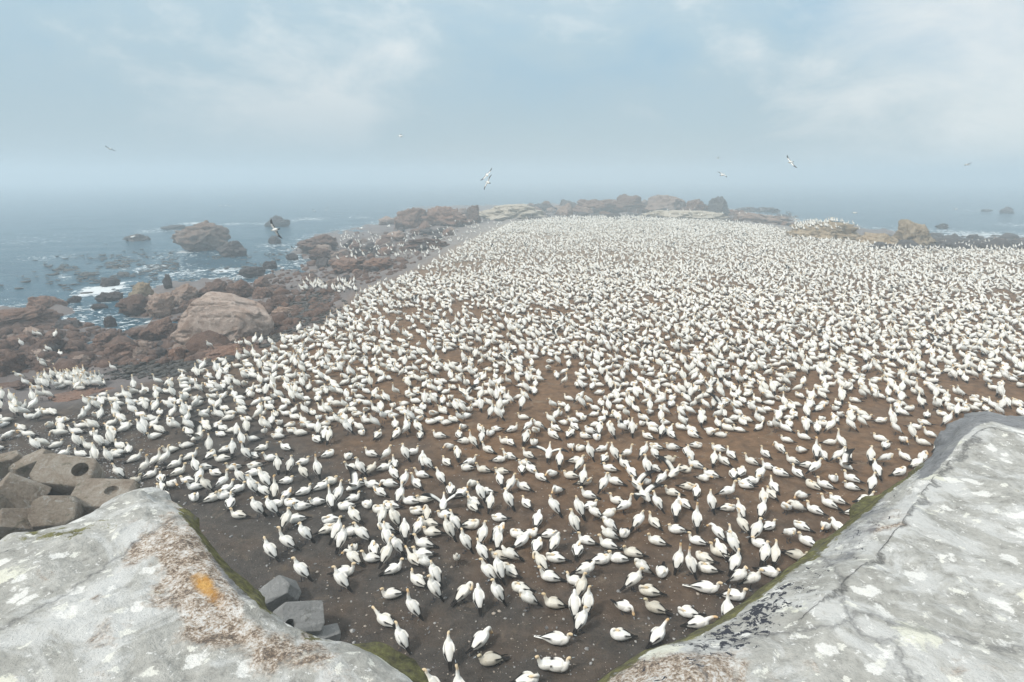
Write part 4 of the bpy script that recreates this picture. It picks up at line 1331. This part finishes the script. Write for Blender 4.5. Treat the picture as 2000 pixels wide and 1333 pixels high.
def concrete_material(name):
    m, nt, b = new_mat(name)
    pos = geo_pos(nt)
    v = attr(nt, 'edge')
    n1, n2, n3, n4 = noise(nt, pos, 1.1, 5, 0.6, 0.4), noise(nt, pos, 4.5, 7, 0.68, 0.5), noise(nt, pos, 22, 6, 0.7, 0.2), noise(nt, pos, 85, 4, 0.7)
    r = ramp(nt, [(0.3, 0.0), (0.7, 1.0)])
    nt.links.new(n2.outputs['Fac'], r.inputs[0])
    c = mix(nt, r.outputs[0], (0.31, 0.302, 0.272), (0.55, 0.54, 0.50))
    r = ramp(nt, [(0.33, (0.52, 0.52, 0.52)), (0.47, (0.86, 0.86, 0.86)), (0.60, (1.0, 1.0, 1.0))])
    nt.links.new(n3.outputs['Fac'], r.inputs[0])
    c = mix(nt, 0.75, c, r.outputs[0], 'MULTIPLY')
    # smeared whitewash of droppings
    r = ramp(nt, [(0.475, 0.0), (0.56, 0.75), (0.72, 0.95)])
    sm = noise(nt, pos, 2.1, 8, 0.72, 1.1)
    nt.links.new(sm.outputs['Fac'], r.inputs[0])
    c = mix(nt, r.outputs[0], c, (0.60, 0.60, 0.58))
    # splats, cream and white, several sizes
    wob = nt.nodes.new('ShaderNodeMix')
    wob.data_type = 'VECTOR'
    wob.inputs[0].default_value = 0.17
    nt.links.new(pos, wob.inputs[4])
    wn = noise(nt, pos, 6.5, 6, 0.75)
    nt.links.new(wn.outputs['Color'], wob.inputs[5])
    for scale, lo, hi, cc, th in ((3.6, .20, .25, (0.72, 0.71, 0.60), .22), (7.5, .20, .27, (0.78, 0.77, 0.73), .25), (13, .20, .27, (0.74, 0.73, 0.66), .25), (30, .17, .25, (0.74, 0.73, 0.70), .42)):
        vo = nt.nodes.new('ShaderNodeTexVoronoi')
        vo.inputs['Scale'].default_value = scale
        nt.links.new(wob.outputs[1], vo.inputs['Vector'])
        rv = ramp(nt, [(lo, 1.0), (hi, 0.0)])
        nt.links.new(vo.outputs['Distance'], rv.inputs[0])
        # only some of the cells
        sep = nt.nodes.new('ShaderNodeSeparateColor')
        nt.links.new(vo.outputs['Color'], sep.inputs[0])
        pick = math_n(nt, 'GREATER_THAN', sep.outputs[0], th)
        f = math_n(nt, 'MULTIPLY', math_n(nt, 'MULTIPLY', rv.outputs[0], pick), 0.85)
        c = mix(nt, f, c, cc)
    # pores and black specks
    r = ramp(nt, [(0.27, 0.9), (0.34, 0.0)])
    nt.links.new(n3.outputs['Fac'], r.inputs[0])
    c = mix(nt, math_n(nt, 'MULTIPLY', r.outputs[0], math_n(nt, 'ADD', math_n(nt, 'MULTIPLY', attr(nt, 'dark'), 0.9), 0.15)), c, (0.03, 0.03, 0.035))
    # brown and pinkish weathered crust
    crust = math_n(nt, 'ADD', attr(nt, 'crust'), math_n(nt, 'MULTIPLY', math_n(nt, 'SUBTRACT', mix(nt, 0.5, n2.outputs['Fac'], n1.outputs['Fac']), 0.5), 5.5))
    r = ramp(nt, [(0.30, 0.0), (0.66, 1.0)])
    nt.links.new(crust, r.inputs[0])
    rc = ramp(nt, [(0.33, (0.075, 0.055, 0.043)), (0.42, (0.17, 0.115, 0.075)), (0.49, (0.36, 0.28, 0.205)), (0.56, (0.50, 0.435, 0.375)), (0.64, (0.64, 0.62, 0.59))])
    m1 = nt.nodes.new('ShaderNodeMapRange')
    nt.links.new(mix(nt, 0.45, noise(nt, pos, 10, 9, 0.8, 0.2).outputs['Fac'], n4.outputs['Fac']), m1.inputs[0])
    m1.inputs[1].default_value, m1.inputs[2].default_value, m1.inputs[3].default_value, m1.inputs[4].default_value = 0.40, 0.60, 0.30, 0.70
    nt.links.new(m1.outputs[0], rc.inputs[0])
    c = mix(nt, math_n(nt, 'MULTIPLY', r.outputs[0], 0.9), c, rc.outputs[0])
    # dark weathered rim
    rim = math_n(nt, 'ADD', attr(nt, 'rim'), math_n(nt, 'MULTIPLY', math_n(nt, 'SUBTRACT', n2.outputs['Fac'], 0.5), 0.9))
    r = ramp(nt, [(0.45, 0.0), (0.58, 1.0)])
    nt.links.new(rim, r.inputs[0])
    rc = ramp(nt, [(0.3, (0.11, 0.115, 0.125)), (0.7, (0.24, 0.245, 0.255))])
    nt.links.new(n3.outputs['Fac'], rc.inputs[0])
    c = mix(nt, math_n(nt, 'MULTIPLY', r.outputs[0], 0.85), c, rc.outputs[0])
    # black lichen blotches
    bl = math_n(nt, 'ADD', attr(nt, 'dark'), math_n(nt, 'MULTIPLY', math_n(nt, 'SUBTRACT', noise(nt, pos, 24, 6, 0.72, 0.5).outputs['Fac'], 0.5), 3.2))
    r = ramp(nt, [(0.98, 0.0), (1.08, 1.0)])
    nt.links.new(bl, r.inputs[0])
    c = mix(nt, r.outputs[0], c, (0.035, 0.038, 0.05))
    # orange lichen
    og = math_n(nt, 'ADD', attr(nt, 'orange'), math_n(nt, 'MULTIPLY', math_n(nt, 'SUBTRACT', n2.outputs['Fac'], 0.5), 2.2))
    r = ramp(nt, [(0.40, 0.0), (0.80, 0.95)])
    nt.links.new(og, r.inputs[0])
    ro = ramp(nt, [(0.35, (0.38, 0.17, 0.03)), (0.65, (0.58, 0.33, 0.09))])
    nt.links.new(n3.outputs['Fac'], ro.inputs[0])
    c = mix(nt, r.outputs[0], c, ro.outputs[0])
    # moss along the lower rim
    ms = math_n(nt, 'ADD', attr(nt, 'moss'), math_n(nt, 'MULTIPLY', math_n(nt, 'SUBTRACT', mix(nt, 0.45, n2.outputs['Fac'], n3.outputs['Fac']), 0.5), 3.2))
    r = ramp(nt, [(0.42, 0.0), (0.58, 1.0)])
    nt.links.new(ms, r.inputs[0])
    rm = ramp(nt, [(0.36, (0.035, 0.030, 0.014)), (0.47, (0.085, 0.078, 0.024)), (0.55, (0.135, 0.130, 0.036)), (0.66, (0.24, 0.22, 0.075))])
    nt.links.new(mix(nt, 0.55, n3.outputs['Fac'], noise(nt, pos, 11, 7, 0.75).outputs['Fac']), rm.inputs[0])
    c = mix(nt, math_n(nt, 'MULTIPLY', r.outputs[0], 0.95), c, rm.outputs[0])
    # hairline cracks
    ck = nt.nodes.new('ShaderNodeTexVoronoi')
    ck.feature = 'DISTANCE_TO_EDGE'
    ck.inputs['Scale'].default_value = 0.55
    wob2 = nt.nodes.new('ShaderNodeMix')
    wob2.data_type = 'VECTOR'
    wob2.inputs[0].default_value = 0.22
    nt.links.new(pos, wob2.inputs[4])
    nt.links.new(noise(nt, pos, 1.8, 6, 0.7).outputs['Color'], wob2.inputs[5])
    nt.links.new(wob2.outputs[1], ck.inputs['Vector'])
    r = ramp(nt, [(0.0, 0.6), (0.006, 0.0)])
    nt.links.new(ck.outputs['Distance'], r.inputs[0])
    c = mix(nt, r.outputs[0], c, (0.12, 0.12, 0.12))
    cr = ramp(nt, [(0.0, 0.65), (0.011, 0.0)])
    nt.links.new(math_n(nt, 'ABSOLUTE', math_n(nt, 'ADD', attr(nt, 'crack'), math_n(nt, 'MULTIPLY', math_n(nt, 'SUBTRACT', n2.outputs['Fac'], 0.5), 0.16))), cr.inputs[0])
    c = mix(nt, cr.outputs[0], c, (0.07, 0.07, 0.07))
    set_in(nt, b, 'Base Color', c)
    set_in(nt, b, 'Roughness', 0.92)
    h = math_n(nt, 'ADD', math_n(nt, 'MULTIPLY', n2.outputs['Fac'], 0.5), math_n(nt, 'ADD', math_n(nt, 'MULTIPLY', n3.outputs['Fac'], 0.4), math_n(nt, 'MULTIPLY', n4.outputs['Fac'], 0.22)))
    h = math_n(nt, 'SUBTRACT', h, math_n(nt, 'MULTIPLY', cr.outputs[0], 0.4))
    bump(nt, b, h, 0.9, 0.045)
    return m


M_CONC = concrete_material('weathered_concrete')


def blob(px, x, y, rx, ry, rot=0.0):
    c, s = math.cos(R(rot)), math.sin(R(rot))
    dx, dy = px[:, 0] - x, px[:, 1] - y
    u, v = dx * c + dy * s, -dx * s + dy * c
    return np.exp(-(u / rx) ** 2 - (v / ry) ** 2)


# east ledge
V, F, v, al = ledge('concrete_ledge', LEDGE_R_OUT, LEDGE_R_CREASE, LEDGE_R_IN, 6.86, 7.16, 7.2, 3, M_CONC, False)
px = to_px(V)
cx = px[:, 0]
band = np.clip(v, 0, 1)
low = np.clip((1830 - cx) / 60, 0, 1)         # moss only below the dark corner
moss = np.where(v > 0.42, np.clip((v - 0.52) / 0.22, 0, 1), 0) * low + np.where(v > 1.02, 0.3, 0)
rim = np.where(v > 0, np.clip(1 - low * 1.1, 0, 1), 0) * np.clip(v * 4, 0, 1) + 0.75 * np.clip(v * 4, 0, 1) * low * np.clip(1.1 - np.abs(cx - 1680) / 230, 0, 1) * 0.72
dark = 0.62 * np.clip((v + 0.05) * 6, 0, 1) * np.clip((v < 0.6), 0, 1) * low + 0.25 * blob(px, 1500, 1180, 90, 40, -35) + 0.3 * blob(px, 1420, 1240, 100, 40, -30)
crust = 0.75 * blob(px, 1330, 1310, 130, 45, -15) + 0.6 * blob(px, 1240, 1330, 90, 40)
o = link('concrete_ledge', mesh_from('concrete_ledge', V, F, attrs={'edge': v, 'moss': moss, 'rim': rim, 'dark': dark, 'crust': crust, 'orange': np.zeros(len(V)), 'crack': np.where(cx > 1560, v, 9.0)}), M_CONC)
tag(o, 'pale whitewashed concrete ledge with mossy rim and dark cracked corner', 'ledge')
# west ledge
V, F, v, al = ledge('concrete_ledge', LEDGE_L_OUT, LEDGE_L_CREASE, LEDGE_L_IN, 6.92, 7.14, 7.2, 8, M_CONC, True)
px = to_px(V)
cx = px[:, 0]
east = np.clip((cx - 320) / 40, 0, 1)
moss = np.where(v > 0.3, np.clip((v - 0.30 - 0.35 * np.clip((cx - 600) / 60, 0, 1)) / 0.25, 0, 1), 0) * np.clip((cx - 340) / 30, 0, 1) * np.clip(1.15 - 0.7 * np.clip((np.abs(cx - 600) < 70), 0, 1), 0, 1) \
    + 0.55 * blob(px, 90, 1046, 110, 14, -8) + np.where(v > 1.02, 0.25, 0)
crust = 0.72 * blob(px, 330, 1060, 80, 55, 40) + 0.72 * blob(px, 400, 1160, 65, 110, -25) + 0.6 * blob(px, 480, 1250, 110, 70, 35) + 0.7 * blob(px, 640, 1300, 150, 50, 20) + 0.45 * blob(px, 250, 1090, 40, 40)
dark = 0.15 + 0.35 * blob(px, 380, 1190, 70, 70)
rim = 0.55 * np.clip(v * 3, 0, 1) * np.clip((cx - 380) / 40, 0, 1) * np.clip((520 - cx) / 30, 0, 1)
orange = 0.80 * blob(px, 404, 1150, 46, 24, 52) + 0.3 * blob(px, 392, 1134, 26, 22) + 0.35 * blob(px, 404, 1080, 12, 8)
o = link('concrete_ledge', mesh_from('concrete_ledge', V, F, attrs={'edge': v, 'moss': moss, 'rim': rim, 'dark': dark, 'crust': crust, 'orange': orange, 'crack': np.full(len(V), 9.0)}), M_CONC)
tag(o, 'droppings-splattered concrete ledge with brown crust and an orange lichen patch', 'ledge')

# ------------------------------------------------------------------ concrete armour blocks
m_blk, nt, b = new_mat('old_concrete')
pos = geo_pos(nt)
n1, n2 = noise(nt, pos, 1.6, 6, 0.65, 0.4), noise(nt, pos, 14, 6, 0.72)
r = ramp(nt, [(0.32, (0.12, 0.085, 0.058)), (0.48, (0.235, 0.190, 0.145)), (0.68, (0.37, 0.335, 0.285))])
nt.links.new(mix(nt, 0.4, n1.outputs['Fac'], n2.outputs['Fac']), r.inputs[0])
r2 = ramp(nt, [(0.56, 0.0), (0.64, 0.7)])
nt.links.new(noise(nt, pos, 4.5, 8, 0.75, 0.6).outputs['Fac'], r2.inputs[0])
c = mix(nt, r2.outputs[0], r.outputs[0], (0.40, 0.385, 0.35))
r3 = ramp(nt, [(0.34, 0.7), (0.44, 0.0)])
nt.links.new(noise(nt, pos, 3.1, 7, 0.7, 0.5).outputs['Fac'], r3.inputs[0])
c = mix(nt, r3.outputs[0], c, (0.075, 0.07, 0.04))
set_in(nt, b, 'Base Color', c)
set_in(nt, b, 'Roughness', 0.9)
bump(nt, b, math_n(nt, 'ADD', n1.outputs['Fac'], n2.outputs['Fac']), 0.9, 0.06)
m_blk2, nt, b = new_mat('grey_concrete')
pos = geo_pos(nt)
n1, n2 = noise(nt, pos, 2.0, 6, 0.65, 0.4), noise(nt, pos, 16, 6, 0.72)
r = ramp(nt, [(0.32, (0.19, 0.188, 0.18)), (0.68, (0.29, 0.287, 0.278))])
nt.links.new(mix(nt, 0.4, n1.outputs['Fac'], n2.outputs['Fac']), r.inputs[0])
c = r.outputs[0]
for lo, hi, cc, sc in ((0.54, 0.62, (0.36, 0.355, 0.34), 4.0), (0.57, 0.66, (0.075, 0.072, 0.06), 2.6)):
    r = ramp(nt, [(lo, 0.0), (hi, 0.75)])
    nt.links.new(noise(nt, pos, sc, 8, 0.75, 0.5).outputs['Fac'], r.inputs[0])
    c = mix(nt, r.outputs[0], c, cc)
set_in(nt, b, 'Base Color', c)
set_in(nt, b, 'Roughness', 0.9)
bump(nt, b, math_n(nt, 'ADD', n1.outputs['Fac'], n2.outputs['Fac']), 0.9, 0.06)


def block(x, y, wpx, size, rot, hole, mat, label, group, seed, zc=0.35):
    """a chamfered concrete block, some with a round lifting hole; size in units of its width, rot in degrees."""
    import bmesh
    p = at([(x, y)], zc)[0]
    f = to_px(p)[0, 2]
    s = wpx * f / FPX
    bm = bmesh.new()
    r = random.Random(seed * 7 + 1)
    a, b_, h = (q / 2 for q in size)
    ch = r.uniform(0.09, 0.20)
    pts = []
    for zz, k in ((-h, 1.0), (h, r.uniform(0.72, 0.95))):
        for px_, py_ in ((a, b_ - ch), (a - ch, b_), (-a + ch, b_), (-a, b_ - ch), (-a, -b_ + ch), (-a + ch, -b_), (a - ch, -b_), (a, -b_ + ch)):
            pts.append(bm.verts.new((px_ * k + r.uniform(-.05, .05), py_ * k + r.uniform(-.05, .05), zz + r.uniform(-.05, .05))))
    bmesh.ops.convex_hull(bm, input=pts)
    bmesh.ops.dissolve_limit(bm, angle_limit=R(8), verts=bm.verts, edges=bm.edges)
    bmesh.ops.bevel(bm, geom=list(bm.edges), offset=0.022, segments=2, affect='EDGES', profile=0.6)
    me = bpy.data.meshes.new('concrete_block')
    bm.to_mesh(me)
    bm.free()
    if hole:
        o1 = bpy.data.objects.new('tmp', me)
        cb = bmesh.new()
        bmesh.ops.create_cone(cb, cap_ends=True, segments=36, radius1=hole[2] * 0.9, radius2=hole[2], depth=1.0, matrix=Matrix.Translation((hole[0], hole[1], h + 0.5 - hole[3])))
        cm = bpy.data.meshes.new('cut')
        cb.to_mesh(cm)
        cb.free()
        o2 = bpy.data.objects.new('cut', cm)
        col.objects.link(o1)
        col.objects.link(o2)
        md = o1.modifiers.new('hole', 'BOOLEAN')
        md.operation, md.object = 'DIFFERENCE', o2
        me2 = bpy.data.meshes.new_from_object(o1.evaluated_get(bpy.context.evaluated_depsgraph_get()))
        bpy.data.objects.remove(o1)
        bpy.data.objects.remove(o2)
        me = me2
        me.name = 'concrete_block'
    me.materials.clear()
    me.materials.append(mat)
    o = bpy.data.objects.new('concrete_block', me)
    o.location = p
    o.scale = (s, s, s)
    o.rotation_euler = [R(q) for q in rot]
    col.objects.link(o)
    USED.add(label)
    tag(o, label, 'block', group)
    return o


G1 = 'armour blocks heaped behind the ledge'
block(134, 932, 96, (1.08, .72, .60), (36, 14, 8), (.26, .06, .16, .30), m_blk, 'brown concrete block with a deep round hole, highest of the heap', G1, 1, .5)
block(66, 908, 70, (1.25, .55, .5), (16, -20, 30), None, m_blk, 'long concrete block lying slanted behind the heap, no hole', G1, 2, .3)
block(2, 912, 70, (1.3, .55, .6), (20, -8, 24), None, m_blk, 'concrete block at the back cut by the edge of the view', G1, 7, .3)
block(40, 962, 78, (.95, .75, .9), (38, -24, -40), None, m_blk, 'angular tilted concrete block with a dark overhanging side', G1, 3, .5)
block(112, 1004, 88, (1.0, .78, .7), (48, 12, 22), None, m_blk, 'olive-stained flat-faced concrete block below the holed one', G1, 4, .45)
block(206, 982, 104, (1.1, .74, .5), (14, 8, 10), (.12, .04, .13, .07), m_blk, 'flat concrete block with a shallow round dimple beside the ledge peak', G1, 5, .25)
block(28, 1030, 76, (1.0, .75, .7), (30, 28, 48), None, m_blk, 'dark concrete block nearest the ledge, lowest of the heap', G1, 6, .35)
block(-2, 992, 60, (.9, .75, .8), (34, -18, -20), None, m_blk, 'small concrete block half cut by the edge of the view, below the back one', G1, 8, .3)
G2 = 'grey blocks beside the ledge'
block(540, 1160, 72, (1.05, .7, .7), (28, -16, 34), None, m_blk2, 'rounded pale grey block, highest of three beside the mossy rim', G2, 11, .3)
block(582, 1214, 88, (1.1, .75, .75), (38, 16, 30), (-.26, -.14, .12, .25), m_blk2, 'large pale grey block with a round hole beside the mossy rim', G2, 12, .45)
block(636, 1242, 52, (1.1, .7, .45), (16, 14, 40), None, m_blk2, 'small low grey block on the grit beside the large grey block', G2, 13, .12)

# ------------------------------------------------------------------ pebbles, shell and feather scraps on the grit
m_peb, nt, b = new_mat('pebbles')
oi = noise(nt, geo_pos(nt), 11, 2)
r = ramp(nt, [(0.35, (0.10, 0.10, 0.10)), (0.5, (0.27, 0.265, 0.26)), (0.62, (0.40, 0.385, 0.36))])
nt.links.new(oi.outputs['Fac'], r.inputs[0])
set_in(nt, b, 'Base Color', r.outputs[0])
q = np.concatenate([np.stack([rng.uniform(-40, 330, 5200), rng.uniform(800, 1040, 5200)], 1), np.stack([rng.uniform(100, 1500, 2600), rng.uniform(860, 1340, 2600)], 1)])
q = q[(q[:, 1] > 845 - q[:, 0] * 0.25) & ((q[:, 0] < 240) | (rng.random(len(q)) < 0.55))]
lumps('pebbles', hit(q) + np.array([0, 0, .004]), 0.018, 51, m_peb, 0.55, sub=1, spread=0.5)
q = np.stack([rng.uniform(300, 1750, 2600), rng.uniform(850, 1340, 2600)], 1)
m_scr, nt, b = new_mat('shell_scraps')
set_in(nt, b, 'Base Color', (0.40, 0.34, 0.28))
lumps('shell_scraps', hit(q) + np.array([0, 0, .004]), 0.009, 52, m_scr, 0.3, sub=1, spread=0.6)


# ------------------------------------------------------------------ haze: the sea fog lying over the whole place
def build_haze():
    x, y0, y1, z0, z1 = 5200, -5200, 5200, -8, 20
    V = np.array([[-x, y0, z0], [x, y0, z0], [x, y1, z0], [-x, y1, z0], [-x, y0, z1], [x, y0, z1], [x, y1, z1], [-x, y1, z1]], float)
    F = np.array([[0, 3, 2, 1], [4, 5, 6, 7], [0, 1, 5, 4], [1, 2, 6, 5], [2, 3, 7, 6], [3, 0, 4, 7]])
    m = bpy.data.materials.new('sea_fog')
    m.use_nodes = True
    nt = m.node_tree
    nt.nodes.clear()
    o = N(nt, 'ShaderNodeOutputMaterial')
    v = N(nt, 'ShaderNodeVolumePrincipled')
    v.inputs['Color'].default_value = (0.82, 0.93, 0.99, 1)
    v.inputs['Density'].default_value = 0.0034
    v.inputs['Anisotropy'].default_value = 0.2
    nt.links.new(v.outputs[0], o.inputs['Volume'])
    h = link('haze', mesh_from('haze', V, F, smooth=False), m)
    h['kind'] = 'stuff'
    return h


build_haze()
